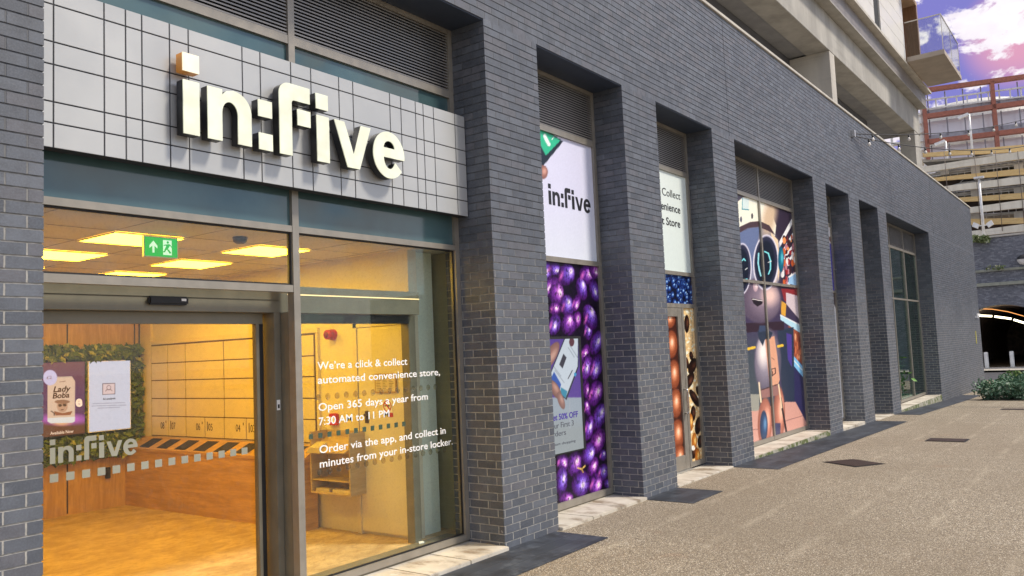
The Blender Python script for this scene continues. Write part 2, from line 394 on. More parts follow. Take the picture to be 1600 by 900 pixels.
# ------------------------------------------------------------------ printed pictures (flat prints, ink colour per vertex)
class Ink:
    def __init__(s, x0, x1, z0, z1, y, nx, nz, bg=(20, 20, 20)):
        s.b = (x0, x1, z0, z1, y, nx, nz)
        X, Z = np.meshgrid(np.linspace(x0, x1, nx), np.linspace(z0, z1, nz)); s.X, s.Z = X, Z
        d = np.stack([X-CAM.x, np.full_like(X, y-CAM.y), Z-CAM.z], -1)
        wv = d@np.array(fw); s.U = 800+FPX*(d@np.array(rt))/wv; s.V = 450-FPX*(d@np.array(up))/wv
        s.c = np.zeros(X.shape+(3,)); s.c[:] = bg
    def put(s, a, col):
        a = np.clip(a, 0, 1)[..., None]; s.c = s.c*(1-a)+np.asarray(col, float)*a
    def ell(s, u, v, ru, rv, col, rot=0, soft=.12, xz=False):
        A, B = (s.X, s.Z) if xz else (s.U, s.V)
        c, n = math.cos(rot), math.sin(rot); p = ((A-u)*c+(B-v)*n)/ru; q = (-(A-u)*n+(B-v)*c)/rv
        d = np.sqrt(p*p+q*q); s.put((1-d)/soft+.5, col); return d, p, q
    def ball(s, u, v, ru, rv, dark, mid, light, hi=None, rot=0, lx=.35, ly=-.15):
        d, p, q = s.ell(u, v, ru, rv, dark, rot)
        m = np.clip((1-d)/.1, 0, 1)
        e = np.sqrt((p-lx*.5)**2+(q-ly*.5)**2); s.put(m*np.clip(1.15-e*1.1, 0, 1), mid)
        e = np.sqrt(((p-lx)/.55)**2+((q-ly)/.6)**2); s.put(m*np.clip(1-e, 0, 1)*1.3, light)
        if hi: e = np.sqrt(((p-lx*1.1)/.18)**2+((q-ly*1.5)/.22)**2); s.put(m*np.clip(1.4-e, 0, 1), hi)
    def poly(s, pts, col, soft=.6, a=1):
        U, V = s.U, s.V; ins = np.zeros(U.shape, bool); dist = np.full(U.shape, 1e9); n = len(pts)
        for i in range(n):
            (x1, y1), (x2, y2) = pts[i], pts[(i+1) % n]
            if y1 != y2:
                k = ((y1 > V) != (y2 > V)) & (U < (x2-x1)*(V-y1)/(y2-y1)+x1); ins ^= k
            dx, dy = x2-x1, y2-y1; t = np.clip(((U-x1)*dx+(V-y1)*dy)/(dx*dx+dy*dy+1e-9), 0, 1)
            dist = np.minimum(dist, np.hypot(U-x1-t*dx, V-y1-t*dy))
        sd = np.where(ins, dist, -dist); s.put((sd/soft+.5)*1.0*np.ones_like(sd) if a == 1 else np.clip(sd/soft+.5, 0, 1)*a, col); return ins
    def line(s, pts, wd, col, a=1):
        for (x1, y1), (x2, y2) in zip(pts, pts[1:]):
            dx, dy = x2-x1, y2-y1; t = np.clip(((s.U-x1)*dx+(s.V-y1)*dy)/(dx*dx+dy*dy+1e-9), 0, 1)
            d = np.hypot(s.U-x1-t*dx, s.V-y1-t*dy); s.put(np.clip((wd/2-d)/.6+.5, 0, 1)*a, col)
    def specks(s, lo, hi, k, seed, cell=1):
        rg = np.random.default_rng(seed); n = rg.normal(size=s.c.shape[:2])
        for _ in range(cell): n = (n+np.roll(n, 1, 0)+np.roll(n, 1, 1)+np.roll(n, -1, 0))/2.0
        n /= n.std(); s.c *= (1-k*np.clip((n-lo)/(hi-lo), 0, 1))[..., None]
    def mesh(s, name, parent, grain=4, m=None):
        x0, x1, z0, z1, y, nx, nz = s.b
        rg = np.random.default_rng(nx*nz); s.c = np.clip(s.c+rg.normal(0, grain, s.c.shape[:2])[..., None], 0, 255)
        vs = np.stack([s.X, np.full_like(s.X, y), s.Z], -1).reshape(-1, 3)
        i = np.arange(nx*nz).reshape(nz, nx); f = np.stack([i[:-1, :-1], i[:-1, 1:], i[1:, 1:], i[1:, :-1]], -1).reshape(-1, 4)
        me = bpy.data.meshes.new(name); me.from_pydata(vs.tolist(), [], f.tolist()); me.update()
        q = np.clip(s.c.reshape(-1, 3)/255*1.10, 0, 1); lin = np.where(q <= .04045, q/12.92, ((q+.055)/1.055)**2.4)*.93
        at = me.color_attributes.new('ink', 'FLOAT_COLOR', 'POINT')
        at.data.foreach_set('color', np.concatenate([lin, np.ones((len(lin), 1))], 1).astype(np.float32).ravel())
        return obj(name, me, parent, m or PRINT)

# ------------------------------------------------------------------ the shop's word mark: squares for dots, hooked f
def arc(cx, cy, rx, ry, a0, a1, n=20): return [(cx+rx*math.cos(R(a0+(a1-a0)*i/n)), cy+ry*math.sin(R(a0+(a1-a0)*i/n))) for i in range(n+1)]
def sq(x0, x1, z0, z1): return [(x0, z0), (x1, z0), (x1, z1), (x0, z1)]
LOGO = [
 ('dot', [sq(0, .123, .435, .560)]),
 ('letter', [sq(.002, .123, .003, .373)]),
 ('letter', [[(.185, .003), (.298, .003), (.298, .20)]+arc(.362, .205, .064, .088, 180, 0, 14)+[(.424, .003), (.538, .003), (.538, .23)]+arc(.392, .232, .146, .148, 0, 90, 14)+[(.335, .368), (.300, .332), (.300, .372), (.185, .372)]]),
 ('dot', [sq(.597, .718, .246, .371)]), ('dot', [sq(.600, .720, 0, .124)]),
 ('letter', [[(.784, .0), (.899, .0), (.899, .40)]+arc(.925, .407, .026, .026, 180, 90, 6)+[(1.074, .433), (1.074, .557), (.875, .557)]+arc(.875, .466, .091, .091, 90, 180, 10)]),
 ('dot', [sq(.952, 1.077, .248, .373)]),
 ('dot', [sq(1.134, 1.255, .420, .543)]),
 ('letter', [sq(1.138, 1.262, .0, .368)]),
 ('letter', [[(1.318, .370), (1.423, .370), (1.519, .108), (1.605, .370), (1.712, .370), (1.580, .0), (1.449, .0)]]),
 ('letter', [[(2.107, .155)]+arc(1.922, .178, .186, .203, -4, 322, 50)[1:]+[(1.995, .118)]+arc(1.925, .155, .068, .098, -28, -180, 14)+[(1.856, .155)],
             [(1.860, .238)]+arc(1.925, .238, .066, .062, 180, 0, 12)]),
]
LOGO_W = 2.108
def logo(name, o, width, height, m, parent, ex=(1, 0, 0), ey=(0, 0, 1), depth=.0008):
    polys = [p for _, ps in LOGO for p in ps]
    me = curve_mesh(polys, depth); sx = width/LOGO_W; sy = height/.56
    place(me, o, Vector(ex)*sx, Vector(ey)*sy); return obj(name, me, parent, m)
# ================================================================== GROUND
GZ = [(-60, -.07), (12, -.078), (16.7, -.150), (20, -.205), (22.2, -.222), (25, -.29), (29, -.39), (33, -.47), (39, -.58), (46, -.66), (62, -.74), (600, -.74)]
def zg(x):
    for (a, za), (b, zb) in zip(GZ, GZ[1:]):
        if x <= b: return za+(zb-za)*(x-a)/(b-a)
    return GZ[-1][1]
def sheet(name, x0, x1, y0, y1, dz, m, step=1.0, kind='structure'):
    xs = sorted(set([x0, x1]+[g for g, _ in GZ if x0 < g < x1])); mb = MB(); vs = []; fs = []
    for x in xs: vs += [(x, y0, zg(x)+dz), (x, y1, zg(x)+dz)]
    for i in range(len(xs)-1): fs.append((2*i, 2*i+2, 2*i+3, 2*i+1))
    mb.add(vs, fs); o = mb.build(name, m, fix=False); o['kind'] = kind; return o
sheet('ground', -60, 600, -400, 400, 0, GROUND)
ASPH = mat('asphalt', (.055, .055, .062), .85, var=.25, vscale=12, bump=.4)
KERB = mat('kerb_stone', (.42, .39, .34), .8, var=.12)
sheet('road', 47, 56.5, -80, 80, .004, ASPH)
sheet('pavement', 56.5, 62.2, -80, 80, .12, KERB)
def strip(x0, x1, y0, y1, dz=.004): return sheet('paving_strip', x0, x1, y0, y1, dz, SETTS)
strip(4.16, 6.96, -.62, -.0); strip(8.85, 9.74, -.64, -.0); strip(11.645, 20.3, -.68, -.0); strip(22.15, 33, -.62, -.0)

# ================================================================== BRICK BUILDING
D = .416                                   # depth of the reveals
ZT = 5.005; XE = 39.078
OPEN = [(2.063, 6.118), (7.019, 8.869), (9.792, 11.651), (12.549, 16.696), (17.586, 19.386), (20.306, 22.147), (23.078, 29.001)]
bld = thing('brick_building', 'long grey brick building with tall deep window openings along the paving', 'building', (2.06, 0, -.07))
def brick_wall():
    mb = MB(); H = .075; z0 = -.245
    piers = []; x = -4.0
    for a, b in OPEN: piers.append((x, a)); x = b
    piers.append((x, XE))
    for k in range(-8, 96):
        z = z0+k*H
        if z < 5.0-1e-3:
            segs = [s for s in piers if zg(s[0]) < z+H+.1 or zg(s[1]) < z+H+.1]
        else: segs = [(-4.0, XE)]
        first = abs(z-5.005) < .01
        for (a, b) in segs:
            mb.box(a, b, 0, .6, z if first else z+.010, z+H, 0)
            if not first: mb.box(a+.005, b-.005, .005, .595, z-.004, z+.014, 1)
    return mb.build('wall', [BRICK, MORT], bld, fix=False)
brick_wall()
MB().box(-4, XE+.02, -.03, .62, 6.957, 7.012).build('coping', CONCL, bld, bevel=.006)
for x in (12.36, 23.9, 29.9): MB().box(x, x+.012, -.0012, .004, 5.02, 6.95).build('movement_joint', BLACK, bld)
for a, b in OPEN: MB().box(a+.002, b-.002, .012, D-.002, 4.992, 5.0045).build('soffit', SOFF, bld)

def louvre(x0, x1, z0, z1, parent, y=D+.012, pitch=.0285):
    mb = MB(); n = int((z1-z0)/pitch); p = (z1-z0)/n
    for i in range(n):
        z = z0+p*(i+.5)
        mb.poly([(x0, y, z-.0085), (x0, y, z+.0045), (x0, y+.034, z+.0135), (x0, y+.034, z+.0105)], (x1-x0, 0, 0))
    mb.build('louvre', LOUV, parent)
    MB().box(x0, x1, y+.05, y+.06, z0, z1).build('louvre_backing', DARK, parent)

def frame(name, x0, x1, z0, z1, mulls, rails, parent=bld, wj=.062, y0=D, y1=D+.075):
    """mulls: list of x centres; rails: list of (xa, xb, za, zb)"""
    mb = MB()
    mb.box(x0, x0+wj, y0, y1, z0, z1); mb.box(x1-wj, x1, y0, y1, z0, z1)
    for xm in mulls: mb.box(xm-.031, xm+.031, y0-.001, y1, z0, z1)
    for (a, b, za, zb) in rails: mb.box(a, b, y0+.003, y1-.004, za, zb)
    return mb.build(name, BRONZE, parent)
def gasket(cells, parent, y=D+.026, w=.014):
    mb = MB()
    for (a, b, c, d) in cells:
        mb.box(a, b, y, y+.012, c, c+w); mb.box(a, b, y, y+.012, d-w, d); mb.box(a, a+w, y, y+.012, c+w, d-w); mb.box(b-w, b, y, y+.012, c+w, d-w)
    mb.build('gasket', BLACK, parent)
def pane(cells, parent, m=GLASS, y=D+.034, name='pane'):
    for (a, b, c, d) in cells: MB().box(a+.002, b-.002, y, y+.006, c+.002, d-.002).build(name, m, parent)

# ---------------------------------------------------------------- shop front (first opening)
sf = frame('shop_window', 2.063, 6.118, -.02, ZT, [4.1275],
           [(2.125, 4.096, 4.29, 4.36), (4.159, 6.056, 4.29, 4.36), (2.125, 4.096, 2.765, 2.815), (4.159, 6.056, 2.765, 2.815),
            (2.125, 4.096, 2.29, 2.345), (4.159, 6.056, -.02, .035), (2.125, 4.096, 4.945, ZT), (4.159, 6.056, 4.945, ZT)])
sf['label'] = 'bronze framed shop front with teal glass bands above clear panes'
for a, b in ((2.125, 4.096), (4.159, 6.056)):
    louvre(a, b, 4.36, 4.945, sf)
    MB().box(a, b, D+.03, D+.04, 2.815, 4.29).build('spandrel_glass', TEAL, sf)
MB().box(4.10, 6.118, D+.02, D+.07, -.075, -.021).build('base_channel', BRONZED, sf)
cells = [(2.125, 4.096, 2.345, 2.765), (4.159, 6.056, .035, 2.765)]
gasket(cells, sf); pane(cells, sf)
lt = [("We\u2019re a click & collect", 4.337, 1.676, 1.030, .062), ('automated convenience store,', 4.337, 1.562, 1.463, .062),
      ('Open 365 days a year from', 4.337, 1.345, 1.285, .062), ('7:30 AM to 11 PM', 4.337, 1.232, .785, .062),
      ('Order via the app, and collect in', 4.337, 1.010, 1.515, .062), ('minutes from your in-store locker.', 4.337, .897, 1.610, .062)]
for s, x, z, wd, ch in lt: text('lettering', s, (x, D+.031, z), wd, ch, WHITE, sf, weight=.010)
def discs(n, x0, dx, z, r, y, parent, name, m, square=False):
    for i in range(n):
        x = x0+dx*i; mb = MB()
        if square: mb.box(x-r, x+r, y, y+.001, z-r, z+r)
        else: mb.poly([(x+r*math.cos(k*math.tau/16), y, z+r*math.sin(k*math.tau/16)) for k in range(16)], (0, .001, 0))
        mb.build(name, m, parent, fix=False)
discs(15, 4.345, .1, 1.455, .027, D+.0425, sf, 'marker_dot', DOTM)
discs(16, 4.345, .1, .862, .027, D+.0425, sf, 'marker_dot', DOTM)

# ---------------------------------------------------------------- sliding door behind the shop front
hd = MB().box(2.063, 5.70, .59, .80, 2.14, 2.355).box(2.063, 4.09, .585, .589, 2.236, 2.24).build('door_header', BRONZED, bld, bevel=.002)
MB().box(4.17, 5.70, .586, .590, 2.282, 2.292).build('gap_glow', emis('warm_gap_glow', (1, .72, .35), .9), hd)  # warm light through the header gap, put in as a glowing strip
MB().box(4.17, 5.66, .70, .78, 2.062, 2.139).build('track_slot', BLACK, hd)
jb = MB().box(4.035, 4.094, .59, .80, -.02, 2.139).box(4.096, 4.158, .492, .80, -.02, 2.139).build('door_jamb', BRONZED, bld, bevel=.002)
MB().box(5.66, 5.752, .70, .80, .0, 2.139).build('door_jamb', BRONZED, bld, bevel=.002)
MB().box(4.045, 4.075, .586, .589, 1.375, 1.455).build('sticker', WHITE, jb)
MB().box(4.052, 4.068, .584, .5855, 1.39, 1.42).build('sticker_print', VBLACK, jb)
dl = MB().box(2.063, 4.0, .685, .735, 2.055, 2.138).box(3.935, 3.965, .685, .735, .0, 2.055).box(2.063, 3.935, .685, .735, 0, .05).build('sliding_door', BRONZED, bld, bevel=.002)
MB().box(3.966, 4.004, .69, .73, 0, 2.054).build('door_seal', BLACK, dl)
MB().box(2.2, 3.934, .706, .714, .051, 2.054).build('door_glass', GLASSD, dl)
logo('door_logo', (2.407, .704, 1.172), .572, .152, FROST, dl)
discs(15, 2.433, .0995, 1.083, .026, .704, dl, 'marker_square', FROST, True)
discs(13, 4.50, .1, 1.118, .022, .745, dl, 'marker_square', SQD, True)
p0, p1 = onY(230, 476, .575), onY(292, 463, .575)
sn = MB().box(p0.x, p1.x, .545, .588, p0.z, p1.z-.005).build('motion_sensor', BLACK, hd, bevel=.012)
MB().box(p1.x-.06, p1.x-.025, .542, .545, p0.z+.028, p0.z+.045).build('sensor_lens', WHITE, hd)

# ---------------------------------------------------------------- other windows
def back(x0, x1, z0, z1, parent): MB().box(x0, x1, .52, .56, z0, z1).build('light_block_board', DARK, parent)  # unseen dark board added to stop light leaking in behind the prints
# second opening: white panel with the word mark over a grape print with a screen in it
w1 = frame('shop_window', 7.019, 8.869, -.03, ZT, [], [(7.081, 8.807, 4.285, 4.355), (7.081, 8.807, 2.765, 2.825), (7.081, 8.807, -.03, .045), (7.081, 8.807, 4.945, ZT)])
w1['label'] = 'window with white logo panel above a purple grape print'
louvre(7.081, 8.807, 4.355, 4.945, w1); back(7.03, 8.86, 0, 4.9, w1)
MB().box(7.03, 8.869, D+.015, D+.06, -.075, -.031).build('base_channel', BRONZED, w1)
k = Ink(7.082, 8.806, 2.826, 4.284, D+.03, 110, 100, (200, 201, 224))
k.put(np.clip((k.U-905)/60, 0, .5), (212, 218, 228)); k.put(np.clip((k.V-300)/200, 0, .5), (204, 214, 220))
k.poly([(835, 190), (880, 221), (849, 259), (835, 262)], (18, 30, 44)); k.poly([(835, 195), (876, 219), (853, 243), (846, 230), (835, 205)], (38, 176, 134))
k.line([(851, 212), (855, 221), (858, 226)], 5, (225, 235, 240)); k.line([(862, 218), (866, 214)], 1.2, (230, 240, 240))
k.ball(848, 269, 8, 11, (120, 80, 72), (176, 122, 108), (200, 150, 136))
k.mesh('logo_print', w1, 1.5)
a, b = onY(857.8, 319, D+.028), onY(923.3, 333, D+.028)
logo('logo_lettering', (a.x, D+.028, a.z), b.x-a.x, .245, VBLACK, w1)
k = Ink(7.082, 8.806, .046, 2.764, D+.03, 150, 260, (22, 9, 34))
gr = [(148,45,25,22),(118,60,22,40),(192,65,28,38),(265,65,26,34),(290,50,18,30),(245,115,18,40),(290,120,16,40),(153,122,27,50),(125,110,14,40),(225,165,14,30),(195,175,22,38),(152,185,20,25),
      (228,225,15,30),(268,260,14,35),(275,215,22,45),(150,240,20,38),(200,240,25,38),(257,340,14,30),(297,305,20,43),(262,390,18,45),(297,390,20,45),(262,470,12,35),(293,482,24,45),(265,535,10,30),
      (307,565,22,48),(320,700,12,20),(270,605,17,45),(302,650,24,45),(335,800,12,18),(320,760,18,30),(285,740,18,35),(268,695,22,40),(220,730,24,45),(178,720,20,35),(175,790,20,50),(190,850,25,20),(295,800,22,40),(242,800,30,45)]
rg = random.Random(5)
for (x, y, a, b) in gr:
    u, v = 800+x*.4444, 400+y*.4444; t = rg.random()
    mid = (150-30*t, 58+24*t, 176+45*t) if t < .6 else (122, 88, 222)
    k.ball(u, v, a*.47, b*.46, (58, 12, 84), mid, (236, 160, 246) if t < .5 else (190, 160, 255), (255, 240, 255), rot=rg.uniform(-.3, .3), lx=rg.uniform(.1, .5), ly=rg.uniform(-.3, .2))
rg = random.Random(8)
for (x, y, a, b) in gr:
    u, v = 800+x*.4444, 400+y*.4444
    for _ in range(5): k.ell(u+rg.uniform(-.3, .3)*a, v+rg.uniform(-.35, .35)*b, rg.uniform(.3, .9), rg.uniform(.4, 1.6), (70, 20, 96), 0, .8)
    if rg.random() < .5: k.ell(u-a*.30, v+b*.05, a*.08, b*.16, (196, 96, 186), .3, 1.6)
k.line([(903, 731), (909, 733), (914, 728)], 2.2, (214, 176, 96)); k.line([(909, 733), (911, 738)], 2, (190, 150, 80))
rgn = np.random.default_rng(3); k.c *= (1+rgn.normal(0, .05, k.c.shape[:2]))[..., None]
k.specks(.9, 2.0, .6, 5); k.specks(.8, 2.2, .4, 7, 3); k.specks(.2, 2.5, .35, 8, 7); k.mesh('grape_print', w1, 5)
# third opening: fire door under a white panel, with berry, egg and cookie prints
w2 = frame('shop_window', 9.792, 11.651, -.03, ZT, [], [(9.854, 11.589, 4.30, 4.365), (9.854, 11.589, 2.77, 2.825), (9.854, 11.589, 2.29, 2.352), (11.19, 11.589, -.03, .04), (9.854, 11.589, 4.945, ZT)])
w2['label'] = 'window with white lettered panel over a blueberry strip and glazed door'
louvre(9.854, 11.589, 4.365, 4.945, w2); back(9.8, 11.64, 0, 4.9, w2)
k = Ink(9.855, 11.588, 2.826, 4.299, D+.03, 60, 60, (206, 216, 213)); k.put(np.clip((k.V-330)/150, 0, .5), (200, 213, 210)); k.mesh('white_print', w2, 1.2)
for s, v, full, vis in (('Click & Collect', 312.5, 1.30, .70), ('Convenience', 334, 1.10, .68), ('Smart Store', 356, 1.05, .68)):
    q = onY(1063.2, v, D+.028)
    text('lettering', s, (q.x-full, D+.028, q.z), full, .115, VBLACK, w2, weight=0.0 if 'Click' in s else .012)
k = Ink(9.855, 11.588, 2.353, 2.769, D+.03, 170, 60, (8, 14, 40)); rg = random.Random(9)
for i in range(120):
    u, v = rg.uniform(1030, 1086), rg.uniform(425, 480); k.ball(u, v, 3.0, 4.6, (12, 26, 76), (44, 88, 168), (120, 168, 226), (190, 220, 250), lx=rg.uniform(-.1, .4), ly=rg.uniform(-.4, .1))
    if rg.random() < .5: k.ell(u+.6, v-.5, 1.1, 1.5, (14, 22, 56))
k.mesh('blueberry_print', w2, 4)
k = Ink(11.19, 11.588, .041, 2.289, D+.03, 60, 300, (226, 194, 142)); rg = random.Random(4)
for i in range(260):
    u, v = rg.uniform(1060, 1104), rg.uniform(478, 722); k.ball(u, v, rg.uniform(2, 6), rg.uniform(3, 10), (218, 180, 122), (242, 216, 168), (255, 246, 222), rot=rg.uniform(-1, 1))
for (u, v, a, b) in ((1073,506,4,14),(1082,572,6,13),(1072,566,4,10),(1077,595,6,14),(1085,622,5,15),(1092,612,4,9),(1091,665,5,14),(1094,690,4,10),(1083,646,4,12),(1084,706,5,11),(1080,556,3,7)):
    k.ball(u, v, a, b, (24, 12, 8), (54, 28, 18), (98, 58, 40), rot=rg.uniform(-.5, .5))
for (u, v) in ((1079, 660), (1090, 714), (1085, 690)): k.ball(u, v, 4, 14, (150, 84, 24), (206, 130, 50), (246, 200, 120))
k.ell(1083, 700, 3, 4, (250, 244, 226)); k.specks(.9, 2.2, .45, 4, 2); k.mesh('cookie_print', w2, 6)
fd = MB(); fy0, fy1 = D+.006, D+.06
fd.box(10.00, 10.12, fy0, fy1, -.035, 2.286).box(10.98, 11.115, fy0, fy1, -.035, 2.286).box(10.12, 10.98, fy0, fy1, 2.16, 2.286).box(10.12, 10.98, fy0, fy1, -.035, .17).box(11.118, 11.188, fy0-.004, fy1, -.035, 2.286)
fd.box(9.856, 9.998, fy0-.003, fy1, -.035, 2.286)
fd = fd.build('glazed_door', BRONZE, w2, bevel=.002)
k = Ink(10.121, 10.979, .171, 2.159, D+.03, 60, 220, (58, 26, 18)); rg = random.Random(4)
for (u, v, a, b) in [(1047, 499, 8, 14), (1050, 538, 8.5, 22), (1054, 585, 8.5, 23), (1057, 630, 8.5, 23), (1060, 678, 9, 23), (1063, 716, 9, 22)]:
    for du in (-28, -18, 0): k.ball(u+du*.9-1, v+(8 if du else 0), a*1.15, b, (110, 52, 30), (190, 108, 70), (232, 164, 124), (250, 206, 176), lx=.1, ly=-.1)
k.mesh('egg_print', fd, 4)   # printed film on the door glass
hx = 11.045
MB().tube([(hx, D+.004, 1.10), (hx, D-.05, 1.10), (hx, D-.055, 1.05), (hx, D-.055, .80), (hx, D-.05, .755), (hx, D+.004, .755)], .013, 10).build('door_handle', mat('brushed_steel', (.6, .6, .6), .25, 1), fd)
MB().box(10.1, 11.12, D-.03, D+.01, -.055, -.037).build('door_threshold', mat('alu_threshold', (.6, .6, .58), .35, .8), fd)

# fourth opening: wide window with a robot picture
w3 = frame('shop_window', 12.549, 16.696, -.03, ZT, [14.722], [(12.611, 14.69, 4.325, 4.39), (14.754, 16.634, 4.325, 4.39), (12.611, 14.69, 2.785, 2.835), (14.754, 16.634, 2.785, 2.835), (12.611, 14.69, -.03, .04), (14.754, 16.634, -.03, .04), (12.611, 14.69, 4.945, ZT), (14.754, 16.634, 4.945, ZT)])
w3['label'] = 'wide window filled by a printed picture of a white robot'
louvre(12.611, 14.69, 4.39, 4.945, w3); louvre(14.754, 16.634, 4.39, 4.945, w3); back(12.56, 16.68, 0, 4.9, w3)
MB().box(12.55, 16.696, D+.015, D+.06, -.075, -.031).build('base_channel', BRONZED, w3)
def robot(x0, x1, z0, z1, nx, nz):
    k = Ink(x0, x1, z0, z1, D+.03, nx, nz, (52, 42, 60)); U, V = k.U, k.V
    za = lambda L: [(1140+x/5.29, 290+y/5.29) for x, y in L]; zb = lambda L: [(1150+x/3.333, 430+y/3.333) for x, y in L]
    k.put(np.clip((V-420)/120, 0, 1), (70, 60, 92)); k.put(np.clip((V-500)/60, 0, 1)*np.clip((1225-U)/30, 0, 1), (64, 74, 84))
    # shop shelves and ceiling lights on the right of the picture
    rg = random.Random(2)
    for (a, b, wd) in (((405, 500), (522, 285), 5), ((435, 560), (528, 400), 4.5), ((440, 610), (540, 480), 3.4), ((460, 660), (545, 545), 3)): k.line(za([a, b]), wd, (236, 238, 246))
    for i in range(70):
        u = rg.uniform(1222, 1250); v = rg.uniform(370, 445); k.ell(u, v, rg.uniform(1, 3), rg.uniform(2, 7), rg.choice([(206, 96, 48), (238, 150, 92), (150, 40, 44), (230, 226, 226), (60, 34, 40), (186, 120, 132)]))
    k.poly(za([(490, 760), (560, 720), (570, 830), (485, 810)]), (150, 190, 226)); k.line(za([(490, 755), (560, 712)]), 2.5, (240, 244, 250))
    k.poly(zb([(235, 70), (330, 70), (332, 200), (250, 130)]), (140, 46, 52)); k.poly(zb([(260, 90), (330, 110), (330, 230), (262, 150)]), (206, 190, 196)); k.poly(zb([(232, 130), (262, 150), (258, 215), (236, 205)]), (216, 160, 60))
    k.poly(zb([(230, 205), (338, 260), (340, 305), (232, 232)]), (178, 216, 240)); k.line(zb([(232, 208), (338, 262)]), 1.6, (240, 248, 252))
    k.poly(zb([(272, 260), (340, 305), (350, 470), (300, 420)]), (150, 78, 56))
    for i in range(24): u = rg.uniform(1235, 1252); k.ell(u, rg.uniform(520, 570), 1.2, rg.uniform(3, 7), rg.choice([(196, 110, 74), (110, 46, 36), (220, 160, 120)]))
    k.poly(zb([(296, 415), (352, 480), (356, 540), (298, 470)]), (128, 190, 232)); k.poly(zb([(296, 465), (356, 540), (372, 790), (305, 660)]), (46, 44, 84)); k.line(zb([(298, 440), (355, 505)]), 1.4, (226, 246, 255))
    k.poly(zb([(215, 285), (300, 270), (305, 665), (245, 672)]), (44, 54, 74)); k.poly(zb([(262, 300), (290, 310), (292, 480), (270, 440)]), (76, 60, 140))
    k.poly(zb([(40, 250), (250, 240), (250, 285), (42, 300)]), (50, 34, 46))
    k.poly(zb([(0, 700), (120, 700), (260, 660), (310, 660), (380, 790), (380, 900), (0, 900)]), (206, 154, 140)); k.line(zb([(60, 808), (130, 800), (345, 732)]), .9, (120, 80, 80))
    k.poly(zb([(60, 620), (122, 620), (120, 705), (60, 710)]), (150, 150, 140))
    # legs
    k.ball(*zb([(150, 770)])[0], 11, 40, (150, 90, 76), (214, 140, 116), (240, 180, 156), rot=.02); k.ball(*zb([(145, 785)])[0], 6, 24, (30, 52, 84), (52, 86, 128), (96, 140, 180))
    k.ball(*zb([(225, 720)])[0], 9, 42, (140, 82, 70), (222, 148, 122), (246, 190, 164)); k.poly(zb([(200, 770), (232, 770), (230, 870), (202, 880)]), (60, 62, 96)); k.line(zb([(232, 640), (262, 815)]), 3, (40, 28, 32))
    # torso
    k.ball(*zb([(165, 450)])[0], 21, 52, (92, 86, 104), (176, 166, 178), (244, 232, 226), lx=-.35, ly=-.3)
    k.poly(zb([(150, 325), (200, 318), (215, 420), (228, 545), (215, 580), (178, 600), (165, 480)]), (218, 160, 130)); k.poly(zb([(112, 290), (158, 280), (192, 300), (180, 330), (150, 335), (140, 370), (118, 330)]), (44, 54, 72))
    k.poly(zb([(128, 595), (218, 570), (222, 625), (135, 640)]), (150, 108, 104)); k.line(zb([(130, 598), (218, 568)]), 1.4, (60, 42, 46))
    k.line(zb([(182, 490), (204, 484), (206, 510), (188, 524), (190, 505), (182, 492)]), 1.3, (52, 34, 40)); k.line(zb([(185, 430), (200, 440)]), .8, (90, 60, 60))
    k.line(zb([(62, 384), (96, 376)]), 4, (244, 190, 60)); k.line(zb([(220, 370), (242, 366)]), 4, (244, 190, 60)); k.line(zb([(120, 560), (130, 660)]), 2.4, (244, 214, 180)); k.line(zb([(222, 570), (238, 690)]), 2.2, (240, 206, 170))
    k.poly(zb([(122, 262), (160, 262), (166, 290), (118, 296)]), (58, 70, 96))
    # head: shell, visor band, face, eyes, mouth
    k.ball(*za([(180, 640)])[0], 47, 72, (92, 94, 116), (146, 148, 170), (240, 214, 196), lx=.65, ly=.2)
    k.ball(*zb([(130, 130)])[0], 32, 36, (88, 76, 94), (154, 136, 150), (230, 194, 184), lx=.45, ly=-.2)
    k.poly(za([(60, 140), (110, 95), (230, 105), (330, 170), (385, 330), (375, 420), (300, 340), (180, 330), (65, 370)]), (244, 234, 214)); k.ell(*za([(330, 260)])[0], 10, 30, (206, 180, 150), .2, .9); k.poly(za([(62, 350), (170, 300), (250, 292), (330, 330), (378, 410), (330, 380), (240, 340), (150, 350), (64, 400)]), (70, 50, 56))
    k.poly(za([(60, 400), (170, 352), (250, 345), (240, 420), (200, 600), (215, 760), (150, 560), (65, 500)]), (98, 112, 150)); k.poly(za([(340, 385), (400, 450), (415, 650), (405, 790), (380, 600)]), (238, 206, 172))
    k.poly(za([(106, 100), (160, 110), (158, 200), (104, 198)]), (206, 222, 220)); k.line(za([(104, 195), (158, 200)]), 1.6, (30, 132, 150)); k.line(za([(106, 105), (104, 195)]), 1, (40, 140, 160))
    k.ell(*za([(95, 280)])[0], 1.6, 4.5, (60, 62, 90)); k.ell(*za([(186, 252)])[0], 1.7, 4.3, (50, 44, 56))
    for (cx, cy, rx, ry) in ((300, 635, 106, 230), (100, 690, 82, 215)):
        u, v = za([(cx, cy)])[0]
        k.ell(u, v, rx/5.29, ry/5.29, (226, 222, 236), .03, .06); k.ell(u, v, rx/5.29*.90, ry/5.29*.94, (40, 42, 66), .03, .08); k.ell(u-.5, v+1, rx/5.29*.70, ry/5.29*.80, (12, 22, 40), .03, .12)
    k.line(za([(240, 560), (236, 640), (246, 700), (258, 745)]), 2.2, (150, 222, 236)); k.line(za([(290, 545), (320, 560), (338, 620), (338, 690), (322, 730)]), 2.0, (130, 226, 236)); k.line(za([(318, 635), (345, 625)]), 1.1, (230, 240, 244))
    k.line(za([(104, 620), (118, 604), (130, 620)]), 1.8, (130, 226, 236)); k.line(za([(130, 695), (145, 682)]), 1.1, (230, 240, 244)); k.line(za([(110, 780), (145, 772)]), 1.6, (130, 226, 236))
